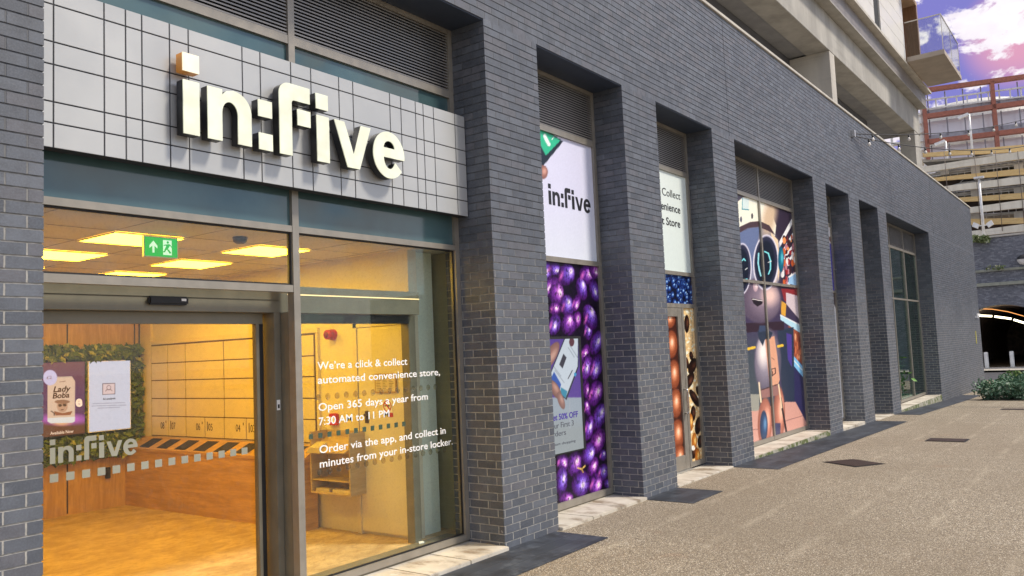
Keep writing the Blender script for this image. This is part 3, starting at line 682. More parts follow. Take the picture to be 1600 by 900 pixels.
    k.ball(*za([(425, 610)])[0], 4.6, 20, (16, 84, 110), (24, 124, 150), (90, 190, 206)); k.ball(*za([(215, 830)])[0], 4, 9, (180, 150, 160), (220, 196, 200), (240, 220, 220))
    k.poly(zb([(80, 118), (142, 130), (136, 150), (112, 164), (90, 146)]), (34, 26, 34)); k.line(zb([(86, 124), (140, 134)]), 1.2, (240, 226, 226))
    return k
for (a, b) in ((12.612, 14.689), (14.755, 16.633)):
    robot(a, b, 2.836, 4.324, 90, 140).mesh('robot_print', w3, 3); robot(a, b, .041, 2.784, 90, 230).mesh('robot_print', w3, 3)

# fifth and sixth openings: prints that only show as slivers
w4 = frame('shop_window', 17.586, 19.386, -.10, ZT, [], [(17.648, 19.324, 4.30, 4.365), (17.648, 19.324, 2.77, 2.825), (17.648, 19.324, -.10, -.04), (17.648, 19.324, 4.945, ZT)])
w4['label'] = 'narrow window showing a sliver of white and violet print'
louvre(17.648, 19.324, 4.365, 4.945, w4); back(17.6, 19.37, 0, 4.9, w4)
k = Ink(17.649, 19.323, 2.826, 4.299, D+.03, 40, 80, (228, 228, 238)); k.poly([(1280, 372), (1304, 384), (1306, 480), (1280, 480)], (66, 58, 168)); k.line([(1296, 372), (1303, 384)], 4, (120, 70, 56)); k.mesh('violet_print', w4, 2)
k = Ink(17.649, 19.323, -.039, 2.769, D+.03, 40, 80, (232, 234, 240)); k.poly([(1280, 430), (1306, 430), (1309, 486), (1303, 476), (1280, 470)], (70, 56, 62)); k.mesh('white_print', w4, 2)
w5 = frame('shop_window', 20.306, 22.147, -.14, ZT, [], [(20.368, 22.085, 4.30, 4.365), (20.368, 22.085, 2.77, 2.825), (20.368, 22.085, -.14, -.08), (20.368, 22.085, 4.945, ZT)])
w5['label'] = 'narrow window almost hidden behind its brick pier'
louvre(20.368, 22.085, 4.365, 4.945, w5); back(20.31, 22.14, 0, 4.9, w5)
pane([(20.368, 22.085, -.08, 2.77), (20.368, 22.085, 2.825, 4.30)], w5)
# last opening: clear glass with a dim room behind
ml = [25.24, 27.13]
rl = []
for a, b in ((23.14, 25.209), (25.271, 27.099), (27.161, 28.939)): rl += [(a, b, 4.285, 4.35), (a, b, 2.785, 2.835), (a, b, -.16, -.09), (a, b, 4.945, ZT)]
w6 = frame('shop_window', 23.078, 29.001, -.16, ZT, ml, rl)
w6['label'] = 'last window of the row, clear glass in bronze frames'
dg = glassmat('tinted_glass', (.55, .78, .72), 2.1, dirt=.02)
for a, b in ((23.14, 25.209), (25.271, 27.099), (27.161, 28.939)):
    louvre(a, b, 4.35, 4.945, w6); pane([(a, b, -.09, 2.785), (a, b, 2.835, 4.285)], w6, dg)
rm = MB(); rm.box(22.6, 29.5, 3.2, 3.3, -.1, 4.4).box(22.6, 29.5, .62, 3.2, 4.3, 4.4).box(22.6, 29.5, .62, 3.2, -.2, -.12).box(22.5, 22.6, .62, 3.3, -.1, 4.4).box(29.5, 29.6, .62, 3.3, -.1, 4.4)
tag(rm.build('room_wall', mat('dim_plaster', (.26, .36, .34), .8)), kind='structure')
# stone sills at the foot of the openings
def sill(x0, x1, top, y0=-.0, bottom=None, mossy=False, joints=()):
    xs = [x0]+list(joints)+[x1]; zb = (zg(x1)-.1) if bottom is None else bottom
    for a, b in zip(xs, xs[1:]):
        o = MB().box(a+.003, b-.003, y0+.003, D+.04, zb, top).build('stone_sill', [STONE, MOSS], bld, bevel=.006)
        if mossy:
            for p in o.data.polygons:
                if p.normal.y < -.7: p.material_index = 1
sill(4.2, 6.118, -.040, -.055, joints=(5.03, 5.56)); sill(2.063, 4.2, -.045, -.05)
sill(7.019, 8.869, -.046, -.05, joints=(7.62, 8.24)); sill(9.792, 11.651, -.058, -.02, joints=(10.7,))
sill(12.549, 16.696, -.045, 0, mossy=True); sill(17.586, 19.386, -.12, 0); sill(20.306, 22.147, -.195, -.02); sill(23.078, 29.001, -.185, 0, mossy=True, joints=(26.0,))
# small fittings on the far end of the wall
p = onY(1525.5, 492.5, -.02)
wl = thing('wall_light', 'small white wall light fixed near the far end of the brick wall', 'wall light', (p.x, 0, p.z))
MB().box(p.x-.25, p.x+.5, -.10, -.06, p.z-.02, p.z+.06).build('tube_housing', WHITE, wl); MB().box(p.x-.25, p.x-.1, -.10, -.001, p.z-.12, p.z-.022).build('bracket', WHITE, wl)
p = onY(1525.6, 527, -.02)
tag(MB().box(p.x-.04, p.x+.04, -.02, -.001, p.z-.25, p.z+.25).build('wall_plate', mat('yellow_plate', (.70, .62, .12), .5)), 'narrow yellow plate on the brick wall below the small white light', 'wall plate')

# ================================================================== FASCIA SIGN
SY = .28
fs = thing('fascia_sign', 'pale metal panel sign with raised white letters above the shop entrance', 'shop sign', (4.1, SY, 3.58))
vx = [2.064, 2.239, 2.546, 2.686, 2.796, 2.992, 3.132, 3.565, 3.722, 4.005, 4.202, 4.493, 4.648, 5.081, 5.219, 5.409, 5.513, 5.655, 5.962, 6.112]
vz = [3.083, 3.236, 3.366, 3.596, 3.736, 3.969, 4.085]
mb = MB()
for a, b in zip(vx, vx[1:]):
    for c, d in zip(vz, vz[1:]): mb.box(a+.0045, b-.0045, SY, SY+.012, c+.0045, d-.0045)
mb.build('panel_tiles', PANEL, fs, bevel=.0015)
MB().box(2.064, 6.112, SY+.006, SY+.10, 3.087, 4.081).build('panel_tray', mat('sign_backing', (.02, .022, .03), .6), fs)
FACE = emis('lit_letter_face', (.92, 1.0, .72), .16, .45)
FACE.node_tree.nodes['Principled BSDF'].inputs['Base Color'].default_value = (.66, .68, .56, 1)
DOTF = emis('lit_dot_face', (1.0, .86, .58), .42, .2)
DOTF.node_tree.nodes['Principled BSDF'].inputs['Base Color'].default_value = (.66, .62, .48, 1)
SIDE = mat('letter_return', (.012, .013, .017), .4)
SIDEW = emis('lit_dot_return', (1.0, .42, .08), .07)
for i, (nm, ps) in enumerate(LOGO):
    me = curve_mesh(ps, .036); place(me, (3.017, .209, 3.30), (1, 0, 0), (0, 0, 1))
    o = obj('letter' if nm == 'letter' else 'letter_dot', me, fs, SIDEW if i == 0 else SIDE)
    # face plate, a hair smaller and proud of the return
    me = curve_mesh(ps, .004, 0); place(me, (3.017, .169, 3.30), (1, 0, 0), (0, 0, 1)); obj('letter_face', me, o, DOTF if i == 0 else FACE)
    if i == 0: o['label'] = 'warm glowing square dot over the first letter'

# ================================================================== SHOP INTERIOR
def st(name, mb, m): return tag(mb.build(name, m), kind='structure')
st('floor', MB().box(.9, 6.4, .60, 5.8, -.25, 0), VFLOOR)
st('threshold', MB().box(4.16, 6.10, D+.076, .70, -.25, .012), BRONZED)
st('door_threshold', MB().box(2.063, 4.16, .42, .60, -.25, -.012), BRONZED)
st('ceiling', MB().box(.9, 6.4, D+.076, 5.8, 2.793, 2.86), CEILM)
grid = MB()
for x in (1.83, 2.44, 3.12, 3.73, 4.41, 5.03, 5.64): grid.box(x-.003, x+.003, .6, 5.72, 2.7905, 2.796)
for y in (1.28, 1.89, 2.51, 3.12, 3.74, 4.35, 4.96): grid.box(.9, 5.78, y-.003, y+.003, 2.7900, 2.796)
st('ceiling_grid', grid, mat('ceiling_joint', (.30, .26, .22), .8))
st('wall_back', MB().box(.9, 5.80, 5.72, 5.82, 0, 2.80), WOOD)
st('wall_left', MB().box(.8, .9, D+.1, 5.8, 0, 2.80), CREAM)
st('wall_right', MB().box(5.78, 5.90, .80, 5.72, 0, 2.80), CREAM)
st('wall_front', MB().box(.8, 2.06, .605, .70, 0, 2.80), CREAM)
st('light_seal_board', MB().box(.9, 6.2, D+.09, D+.12, 2.87, 5.1), DARK)  # unseen dark board added behind the spandrels to seal light leaks
REFLM = mat('pale_reflection', (.84, .90, .80), .6, var=.04)
st('column', MB().box(5.80, 6.19, .86, 1.1, 0, 2.79), REFLM)  # pale reflection in the pane, built as a solid column
st('niche_reflection', MB().box(6.30, 6.38, .605, 1.12, 0, 2.79).box(5.91, 6.299, 1.1, 1.15, 0, 2.79), mat('olive_reflection', (.34, .30, .16), .7))  # olive reflection built as walls, lengthened to close a light leak
gp = MB()
for x in (4.825, 5.685): gp.box(x-.008, x+.008, 5.714, 5.7195, 0.02, 2.79)
gp.box(5.74, 5.779, 5.70, 5.7195, .9, 2.79); st('panel_gap', gp, mat('gap_dark', (.05, .025, .012), .8))
# ceiling lights
LIT = emis('light_panel', (1.0, .57, .02), 18.0)
WF = mat('light_trim', (.8, .72, .5), .5)
nm = {(0, 0): 'square ceiling light nearest the entrance, left of the exit sign', (0, 1): 'square ceiling light behind the exit sign, second from the entrance on the left',
      (0, 2): 'square ceiling light deep in the shop at the left edge of the doorway', (1, 0): 'square ceiling light nearest the entrance, right of the exit sign by the round detector',
      (1, 1): 'square ceiling light in the middle of the right hand row', (1, 2): 'square ceiling light farthest back, just above the door header'}
for i, x in enumerate((3.13, 4.42)):
    for j, y in enumerate((1.29, 2.52, 3.75)):
        t = thing('ceiling_light', nm[(i, j)], 'ceiling light', (x+.297, y+.297, 2.79), 'square ceiling lights inside the shop')
        fr = MB(); z0, z1 = 2.778, 2.7899
        fr.box(x, x+.594, y, y+.012, z0, z1).box(x, x+.594, y+.582, y+.594, z0, z1).box(x, x+.012, y+.012, y+.582, z0, z1).box(x+.582, x+.594, y+.012, y+.582, z0, z1)
        fr.build('light_frame', WF, t); MB().box(x+.012, x+.582, y+.012, y+.582, 2.7815, 2.7885).build('diffuser', LIT, t)
# exit sign
GRN = emis('exit_green', (.005, .42, .05), .8); EXW = emis('exit_white', (.7, .95, .7), .7)
a, b = onY(227, 399, 1.25), onY(277, 374, 1.25); z0, z1 = a.z, b.z
ex = thing('exit_sign', 'green emergency exit sign hanging from the shop ceiling', 'exit sign', (a.x, 1.25, 2.79))
MB().box(a.x-.008, b.x+.008, 1.256, 1.28, z0-.008, z1+.008).build('sign_body', WHITE, ex)
MB().box(a.x, b.x, 1.252, 1.2555, z0, z1).build('sign_face', GRN, ex)
W_, H_ = b.x-a.x, z1-z0
P = lambda fx, fz: (a.x+fx*W_, 1.2495, z0+fz*H_)
g = MB()
g.poly([P(.22, .18), P(.28, .18), P(.28, .55), P(.37, .42), P(.37, .56), P(.25, .82), P(.13, .56), P(.13, .42), P(.22, .55)], (0, .002, 0)); g.build('arrow', EXW, ex)
MB().poly([P(.55, .1), P(.82, .1), P(.82, .9), P(.55, .9)], (0, .002, 0)).build('doorway_symbol', EXW, ex)
P = lambda fx, fz: (a.x+fx*W_, 1.2465, z0+fz*H_)
g = MB(); g.poly([P(.69+.035*math.cos(i*.6283), .78+.07*math.sin(i*.6283)) for i in range(10)], (0, .002, 0))
for q in ([(.62, .66), (.74, .70), (.76, .58), (.64, .55)], [(.64, .57), (.74, .57), (.68, .38), (.58, .36)], [(.66, .40), (.72, .40), (.80, .22), (.75, .18)], [(.60, .40), (.65, .42), (.60, .24), (.50, .22), (.50, .27), (.57, .29)], [(.74, .68), (.77, .66), (.84, .52), (.81, .50)], [(.62, .66), (.64, .61), (.56, .58), (.56, .63)]):
    g.poly([P(*r) for r in q], (0, .002, 0))
g.build('running_figure', GRN, ex)
for x in (a.x+.05, b.x-.05): MB().tube([(x, 1.268, z1+.006), (x, 1.268, 2.79)], .004, 6).build('hanger', WHITE, ex)
p = onZ(375, 371, 2.79)
sd = MB().lathe((p.x, p.y, 0), [(0, 2.735), (.03, 2.737), (.055, 2.755), (.06, 2.79), (0, 2.79)], 18).build('smoke_detector', mat('detector_dark', (.10, .07, .05), .5))
tag(sd, 'round dark smoke detector on the shop ceiling right of the exit sign', 'smoke detector')

# lockers along the right hand wall
XL = 5.75
lk = thing('locker_bank', 'long bank of cream parcel lockers with numbered lower doors', 'lockers', (XL, 3.9, 0))
MB().box(XL+.012, 5.779, 2.17, 5.45, .86, 2.04).box(XL, 5.779, 5.44, 5.70, .86, 2.79).box(XL, 5.779, 2.13, 2.165, .86, 2.04).build('carcass', CREAML, lk)
MB().box(XL+.002, 5.779, 2.13, 5.44, 2.045, 2.10).build('top_rail', CREAML, lk)
MB().box(XL+.010, XL+.0119, 2.17, 5.44, .87, 2.04).build('shadow_gap', mat('locker_gap', (.10, .055, .02), .8), lk)
rows = [1.123, 1.348, 1.579, 1.801, 2.03]
LN = mat('locker_ink', (.05, .03, .02), .6)
def ldoor(y0, y1, z0, z1, num=None, hinge_left=True):
    d = MB().box(XL, XL+.010, y0+.008, y1-.008, z0+.006, z1-.006).build('locker_door', CREAML, lk, bevel=.002)
    if num:
        yt = (y0+y1)/2+.045 if hinge_left else (y0+y1)/2+.12
        if hinge_left: yt = (y0+y1)/2-.02
        text('number', num, (XL-.001, yt, .965), .085, .085, LN, d, ex=(0, -1, 0))
        yb = y0+.05 if hinge_left else y1-.06
        MB().box(XL-.004, XL-.0005, yb-.005, yb+.005, .96 if not hinge_left else 1.04, 1.07).build('latch', LN, d)
cols = [5.43, 5.04, 4.64, 3.83, 3.0, 2.19]
for z0, z1 in zip(rows, rows[1:]):
    for y1, y0 in zip(cols, cols[1:]): ldoor(y0, y1, z0, z1)
small = [5.43, 5.037, 4.64, 4.234, 3.84, 3.41, 3.0, 2.6, 2.19]
for i, (y1, y0) in enumerate(zip(small, small[1:])): ldoor(y0, y1, .875, 1.123, '%02d' % (8-i), i % 2 == 0)
# counter below the lockers
ct = thing('collection_counter', 'oak counter with dark hatch slots along its sloping top under the lockers', 'counter', (5.55, 3.9, 0))
MB().box(5.55, 5.72, 2.15, 5.72, 0, .70).build('front', WOODH, ct)
MB().poly([(5.54, 2.14, .70), (5.76, 2.14, .70), (5.76, 2.14, .859), (5.749, 2.14, .859), (5.54, 2.14, .735)], (0, 3.58, 0)).build('sloping_top', WOODH, ct)
sn_ = Vector((-(.859-.735), 0, .209)).normalized()
def onS(f, y): return Vector((5.54+.209*f, y, .735+.124*f))+sn_*.001
for i in range(8):
    y = 5.24-.405*i; m = MB()
    m.poly([onS(.10, y+.16), onS(.10, y-.07), onS(.86, y-.13), onS(.86, y+.10)], sn_*.003); m.build('hatch_slot', mat('slot_dark', (.02, .014, .01), .6) if i == 0 else bpy.data.materials['slot_dark'], ct)
# back wall: plant frame, two screens, door handle
LEAF = None
def leafmat(name, a, b, c):
    t = NT(name); g = t.N('ShaderNodeNewGeometry'); r = g.outputs['Random Per Island']
    col = t.mix(t.rng(r, 0, 1, 0, 1, False), a, b); col = t.mix(t.math('GREATER_THAN', r, .88), col, c)
    t.set(Base_Color=col, Roughness=.55); t.b.inputs['Specular IOR Level'].default_value = .3; return t.m
def leaves(name, pts, size, m, parent=None, seed=1, flat=None, aspect=.5):
    rg = np.random.default_rng(seed); n = len(pts); pts = np.asarray(pts)
    a = rg.normal(size=(n, 3)); 
    if flat is not None: a = a*.6+np.array(flat)
    a /= np.linalg.norm(a, axis=1)[:, None]; b = rg.normal(size=(n, 3)); b -= (b*a).sum(1)[:, None]*a; b /= np.linalg.norm(b, axis=1)[:, None]; c = np.cross(a, b)
    s = size*rg.uniform(.6, 1.4, (n, 1)); b = b*s; c = c*s*aspect
    v = np.stack([pts-b, pts+c-b*.1+a*s*.15, pts+b, pts-c-b*.1+a*s*.15], 1).reshape(-1, 3)
    me = bpy.data.meshes.new(name); me.from_pydata(v.tolist(), [], np.arange(4*n).reshape(n, 4).tolist()); me.update()
    return obj(name, me, parent, m)
LEAFA = leafmat('frame_leaf', (.05, .10, .025), (.15, .23, .07), (.32, .36, .16))
YB = 5.68
def fr(u, v): return onY(u, v, YB)
A, B_ = fr(40, 548), fr(222, 716); xa, xb, za_, zb_ = A.x, B_.x-.03, onY(150, 716, YB).z, onY(150, 541, YB).z
pf = thing('plant_frame', 'leafy artificial plant frame around two displays on the oak wall', 'plant wall', ((xa+xb)/2, 5.72, 1.2))
i0, i1 = fr(68, 565).x-.46, fr(203, 565).x; t0, t1 = onY(170, 676, YB).z, onY(170, 564, YB).z
MB().box(xa-.40, xb-.04, YB+.02, 5.7195, za_+.03, zb_-.04).build('moss_board', mat('moss_board', (.04, .06, .02), .9), pf)
rgn = np.random.default_rng(8); pts = []
while len(pts) < 3000:
    x, z, y = rgn.uniform(xa-.42, xb), rgn.uniform(za_, zb_), YB+rgn.uniform(-.10, .03)
    gapx = fr(134, 600).x
    if i0 < x < gapx-.03 and t0-.02 < z < t1+.03: continue
    if gapx-.04 < x < gapx+.03 or (i1 < x < i1+.05): y = YB+rgn.uniform(0, .02)
    if gapx+.0 < x < i1+.02 and t0-.02 < z < t1+.02: continue
    pts.append((x, y, z))
leaves('foliage', pts, .052, LEAFA, pf, 3, flat=(0, -1, .3))
def screenmat(name, k):
    t = NT(name); a = t.N('ShaderNodeAttribute'); a.attribute_name = 'ink'
    t.set(Base_Color=(.03, .03, .035), Emission_Color=a.outputs['Color'], Emission_Strength=k, Roughness=.2); t.m.cycles.emission_sampling = 'NONE'; return t.m
SCR = screenmat('screen', .66)
zc4 = lambda L: [(60+x/4.5, 500+y/4.5) for x, y in L]
def quadXZ(u0, v0, u1, v1, y): p, q = onY(u0, v0, y), onY(u1, v1, y); return p.x, q.x, q.z, p.z
sY = YB-.03
x0 = fr(68, 600).x-.42; x1 = fr(130.5, 600).x; z1 = onY(100, 566, sY).z; z0 = onY(100, 680, sY).z
s1 = thing('advert_screen', 'screen with a purple drink can advert set in the plant frame', 'screen', ((x0+x1)/2, sY, z0))
MB().box(x0-.01, x1+.01, sY+.004, YB+.02, z0-.01, z1+.01).build('screen_body', BLACK, s1)
k = Ink(x0, x1, z0, z1, sY, 130, 140, (84, 40, 92)); k.put(np.clip((610-k.V)/50, 0, 1), (112, 62, 70)); k.put(np.clip((k.V-655)/12, 0, 1), (96, 52, 40)); k.ell(98, 655, 40, 8, (186, 90, 190), 0, .9); k.ell(96, 660, 14, 5, (232, 170, 130), 0, .9)
k.poly(zc4([(65, 420), (90, 400), (235, 396), (258, 430), (257, 710), (240, 722), (85, 726), (64, 712)]), (222, 188, 166)); k.poly(zc4([(64, 690), (257, 680), (257, 712), (240, 722), (85, 726), (64, 712)]), (226, 222, 222))
k.poly(zc4([(90, 400), (235, 396), (240, 404), (88, 408)]), (200, 176, 160)); k.line(zc4([(150, 436), (190, 430)]), .8, (120, 80, 60))
k.poly(zc4([(110, 640), (170, 655), (240, 640), (225, 668), (120, 672)]), (150, 86, 60)); k.ell(*zc4([(168, 605)])[0], 8.5, 10, (196, 150, 124)); k.ell(*zc4([(168, 575)])[0], 12, 3.2, (150, 104, 82)); k.ell(*zc4([(152, 600)])[0], 3, 2.2, (74, 44, 36)); k.ell(*zc4([(184, 598)])[0], 3, 2.2, (74, 44, 36)); k.line(zc4([(160, 632), (176, 630)]), 1.2, (90, 50, 44))
k.line(zc4([(90, 640), (110, 655), (112, 670)]), 1.6, (70, 50, 46)); k.ell(*zc4([(82, 405)])[0], 11, 12, (206, 196, 236), 0, .1)
k.mesh('screen_picture', s1, 2, SCR)
def tpx(name, body, u, v, wpx, hpx, y, m, parent, weight=0, shear=0):
    p, q, r = onY(u, v, y), onY(u+wpx, v, y), onY(u, v-hpx, y)
    return text(name, body, (p.x, y, p.z), q.x-p.x, r.z-p.z, m, parent, ey=Vector((shear, 0, 1)), weight=weight)
BROWN = mat('brown_ink', (.06, .025, .012), .5); LILAC = mat('lilac_ink', (.25, .22, .62), .5); SW = emis('screen_white', (.9, .85, .9), .45)
tpx('lettering', 'Lady', *zc4([(104, 508)])[0], 26, 9, sY-.004, BROWN, s1, .025, .25); tpx('lettering', 'Boba', *zc4([(100, 552)])[0], 26, 8.5, sY-.004, BROWN, s1, .025, .15)
tpx('lettering', '\u00a32', *zc4([(58, 416)])[0], 8, 5, sY-.004, LILAC, s1); tpx('lettering', 'Available Now', *zc4([(84, 808)])[0], 36, 5, sY-.004, SW, s1)
tpx('lettering', 'e', *zc4([(262, 608)])[0], 10.5, 17, sY-.004, SW, s1, .04)
x0, x1 = fr(137.5, 600).x, fr(201.5, 600).x; z0, z1 = onY(170, 672, sY).z, onY(170, 564.5, sY).z
s2 = thing('notice_screen', 'plain white notice screen beside the drink advert in the plant frame', 'screen', ((x0+x1)/2, sY, z0))
MB().box(x0-.01, x1+.01, sY+.004, YB+.02, z0-.01, z1+.01).build('screen_body', WHITE, s2)
k = Ink(x0, x1, z0, z1, sY, 80, 130, (206, 206, 226)); k.poly(zc4([(450, 446), (540, 442), (540, 522), (450, 526)]), (80, 66, 76)); k.poly(zc4([(454, 450), (536, 447), (536, 518), (454, 522)]), (222, 196, 200))
k.ell(*zc4([(495, 475)])[0], 3.4, 3.8, (110, 90, 100)); k.ell(*zc4([(495, 475)])[0], 2.6, 3, (222, 196, 200)); k.line(zc4([(472, 500), (482, 490), (508, 489), (518, 498)]), .9, (110, 90, 100))
for y_, xa_, xb_ in ((588, 382, 606), (605, 375, 616), (620, 418, 572)): k.line(zc4([(xa_, y_), (xb_, y_-7)]), 1.0, (136, 134, 150), .7)
k.mesh('screen_picture', s2, 1.5, SCR)
tpx('lettering', 'AI analysis', *zc4([(452, 563)])[0], 20, 3.2, sY-.004, VBLACK, s2, .02)
bd = thing('door_lock', 'small black lever lock on the oak back wall below the plants', 'door lock', (fr(162, 740).x, 5.70, .7))
p = onY(168, 740, 5.70)
MB().box(p.x-.03, p.x+.03, 5.675, 5.712, p.z-.06, p.z+.08).build('lock_plate', BLACK, bd, bevel=.006); q = onY(153, 738, 5.68); MB().box(q.x, p.x, 5.66, 5.674, q.z-.02, q.z+.025).build('lever', BLACK, bd, bevel=.004)
# door and fittings on the right hand wall
XW = 5.779
dr = thing('cupboard_door', 'plain cream flush door in the right hand wall behind the window lettering', 'door', (XW, 1.15, 0))
MB().box(5.757, XW, .84, 1.52, .03, 2.06).build('door_leaf', CREAM, dr, bevel=.002)
MB().box(5.748, XW, 1.525, 1.575, 0, 2.12).box(5.748, XW, .80, 1.575, 2.065, 2.12).build('door_frame', CREAML, dr)
MB().box(5.745, 5.756, 1.38, 1.43, 1.10, 1.22).box(5.72, 5.745, 1.385, 1.42, 1.17, 1.195).build('door_handle', mat('dark_brass', (.12, .08, .05), .35, .7), dr, bevel=.003)
RED = mat('fire_red', (.50, .02, .012), .4)
al = thing('alarm_sounder', 'red round fire alarm sounder high on the cream wall', 'fire alarm', (XW, 1.905, 2.01))
MB().lathe((5.78, 1.905, 2.012), [(0, -.10), (.05, -.095), (.052, -.05), (.046, -.045), (.058, -.03), (.058, 0)], 18, axis='X').build('alarm_body', RED, al)
MB().lathe((5.78, 1.905, 2.012), [(0, -.106), (.03, -.104), (.032, -.096)], 14, axis='X').build('alarm_grille', mat('alarm_dark', (.2, .01, .01), .6), al)
cp = thing('fire_call_point', 'small red square fire call point on the cream wall above the rack', 'call point', (XW, 1.91, 1.13))
MB().box(5.74, XW, 1.85, 1.97, 1.07, 1.19).build('call_box', RED, cp, bevel=.006); MB().box(5.737, 5.7395, 1.88, 1.94, 1.105, 1.155).build('call_glass', WHITE, cp)
no = thing('wall_notice', 'framed paper notice with small print on the cream door', 'notice', (5.756, 1.1, 1.5))
MB().box(5.744, 5.7565, .97, 1.27, 1.40, 1.59).build('notice_frame', mat('notice_wood', (.45, .28, .10), .5), no); MB().box(5.741, 5.7435, .985, 1.255, 1.415, 1.575).build('paper', mat('aged_paper', (.70, .58, .36), .7), no)
pr = MB()
rg = random.Random(1)
for c_ in range(3):
    for r_ in range(9):
        y = 1.24-.085*c_; pr.box(5.7400, 5.7408, y-.07*rg.uniform(.5, 1), y, 1.56-.016*r_-.004, 1.56-.016*r_)
pr.build('print', LN, no)
ns = thing('no_smoking_sign', 'round red no smoking sign with a red strip on the cream door', 'sign', (5.756, 1.11, 1.27))
MB().box(5.7545, 5.7565, 1.05, 1.18, 1.20, 1.335).build('sign_plate', WHITE, ns)
rgp = [(5.753, 1.113+.058*math.cos(i*math.tau/24), 1.272+.058*math.sin(i*math.tau/24)) for i in range(24)]
ri = MB()
for i in range(24):
    j = (i+1) % 24; f = lambda p_, s_: (p_[0], 1.113+(p_[1]-1.113)*s_, 1.272+(p_[2]-1.272)*s_)
    ri.poly([rgp[i], rgp[j], f(rgp[j], .8), f(rgp[i], .8)], (.001, 0, 0))
ri.obox((5.7525, 1.113, 1.272), (.0006, 0, 0), (0, .036, .036), (0, .005, -.005)); ri.build('ban_ring', RED, ns, fix=False)
MB().box(5.7535, 5.7543, 1.08, 1.15, 1.268, 1.280).build('cigarette', VBLACK, ns); MB().box(5.752, 5.7565, 1.04, 1.11, 1.165, 1.205).build('red_strip', RED, ns)
CW = woodmat('rack_wood', (.46, .32, .16), (.62, .46, .26), False)
rk = thing('leaflet_rack', 'pale wooden wall rack with shelves of leaflets beside the counter', 'rack', (5.60, 1.75, .4))
rb = MB(); xa, xb, ya, yb = 5.55, 5.778, 1.45, 2.05
rb.box(xa, xb, ya, ya+.018, .40, 1.02).box(xa, xb, yb-.018, yb, .40, 1.02).box(xa, xb, ya+.018, yb-.018, .40, .418).box(xb-.012, xb, ya+.018, yb-.018, .418, 1.02); rb.build('rack_body', CW, rk, bevel=.002)
MB().box(xa+.01, xb-.013, ya+.019, yb-.019, .53, .542).build('shelf', CW, rk)
MB().poly([(xa-.05, ya+.019, .82), (xb-.013, ya+.019, .94), (xb-.013, ya+.019, .952), (xa-.05, ya+.019, .832)], (0, yb-ya-.038, 0)).build('sloping_tray', CW, rk)
lf = thing('leaflet_stack', 'stack of cream leaflets lying on the sloping rack tray', 'leaflets', (5.52, 1.97, .83))
for i in range(5): MB().obox((5.545+.003*i, 1.93, .842+.011*i), (.055, 0, .026), (0, .10-.006*i, 0), (-.0015, 0, .0035)).build('leaflet', mat('leaflet_paper', (.62, .52, .38), .7) if i == 0 else bpy.data.materials['leaflet_paper'], lf)
b2 = thing('leaflet_pile', 'low pile of leaflets on the bottom shelf of the rack', 'leaflets', (5.65, 1.6, .42))
for i, (y, wd) in enumerate(((1.62, .13), (1.90, .10))): MB().box(5.58, 5.74, y-wd, y+wd, .4185, .45).build('leaflet', bpy.data.materials['leaflet_paper'], b2)
# paper scrap on the threshold behind the glass
p = onZ(658, 846, .03); sc = MB(); sc.poly([(p.x-.03, p.y, .014), (p.x+.02, p.y-.02, .014), (p.x+.035, p.y+.012, .014), (p.x, p.y+.03, .014)], (.004, .004, .012))
tag(sc.build('paper_scrap', WHITE), 'crumpled white paper scrap behind the lower right corner of the big pane', 'litter')
# screen standing in front of the grape print
y = D-.012; p, q, r_ = onY(907.2, 525, y), onY(917, 701.7, y), onY(869, 710, y)
x0, x1, z0, z1 = 7.24, (p.x+q.x)/2, q.z, p.z
sg = thing('window_screen', 'dark framed screen with a phone advert standing against the grape print', 'screen', ((x0+x1)/2, y, z0))
sb = MB(); sb.box(x0, x1, y+.002, D+.028, z0, z1)
sb.build('screen_body', BLACK, sg, bevel=.004)
k = Ink(x0+.03, x1-.06, z0+.02, z1-.03, y, 90, 150, (158, 170, 182)); zs = lambda L: [(840+x/4.09, 500+y_/4.09) for x, y_ in L]
k.put(np.clip((622-k.V)/2, 0, 1), (84, 52, 150)); k.put(np.clip((k.V-640)/60, 0, .5), (150, 156, 150)); k.line(zs([(205, 505), (207, 690)]), 1.2, (170, 176, 186))
k.ball(*zs([(80, 235)])[0], 9, 26, (130, 88, 78), (180, 130, 114), (206, 160, 142), rot=.5); k.poly(zs([(175, 105), (262, 105), (262, 300), (185, 512), (80, 420), (80, 340)]), (24, 34, 52)); k.poly(zs([(180, 110), (258, 110), (256, 295), (180, 495), (90, 400), (88, 335)]), (206, 216, 226)); k.poly(zs([(82, 380), (105, 330), (150, 410), (140, 460)]), (34, 86, 176)); k.poly(zs([(150, 430), (190, 455), (180, 500), (145, 470)]), (40, 140, 170))
k.poly(zs([(165, 215), (185, 240), (160, 310), (138, 285)]), (44, 44, 58)); k.ell(*zs([(218, 140)])[0], 4, 7, (90, 40, 50)); k.ell(*zs([(240, 348)])[0], 2, 3, (40, 150, 200)); k.line(zs([(195, 375), (222, 322)]), 1.4, (60, 60, 70))
for (a_, b_) in (((205, 160), (262, 250)), ((195, 175), (235, 238)), ((105, 300), (150, 360)), ((110, 320), (170, 400))): k.line(zs([a_, b_]), .7, (120, 130, 142))
k.ball(*zs([(112, 445)])[0], 7, 17, (120, 82, 72), (176, 126, 110), (200, 152, 134), rot=-.5); k.ball(*zs([(150, 515)])[0], 5, 14, (130, 92, 84), (176, 130, 116), (196, 152, 138), rot=-.3)
k.mesh('screen_picture', sg, 2, screenmat('window_screen_picture', .55))
PUR = mat('purple_ink', (.06, .03, .32), .5); GRY = mat('grey_ink', (.07, .075, .10), .5)
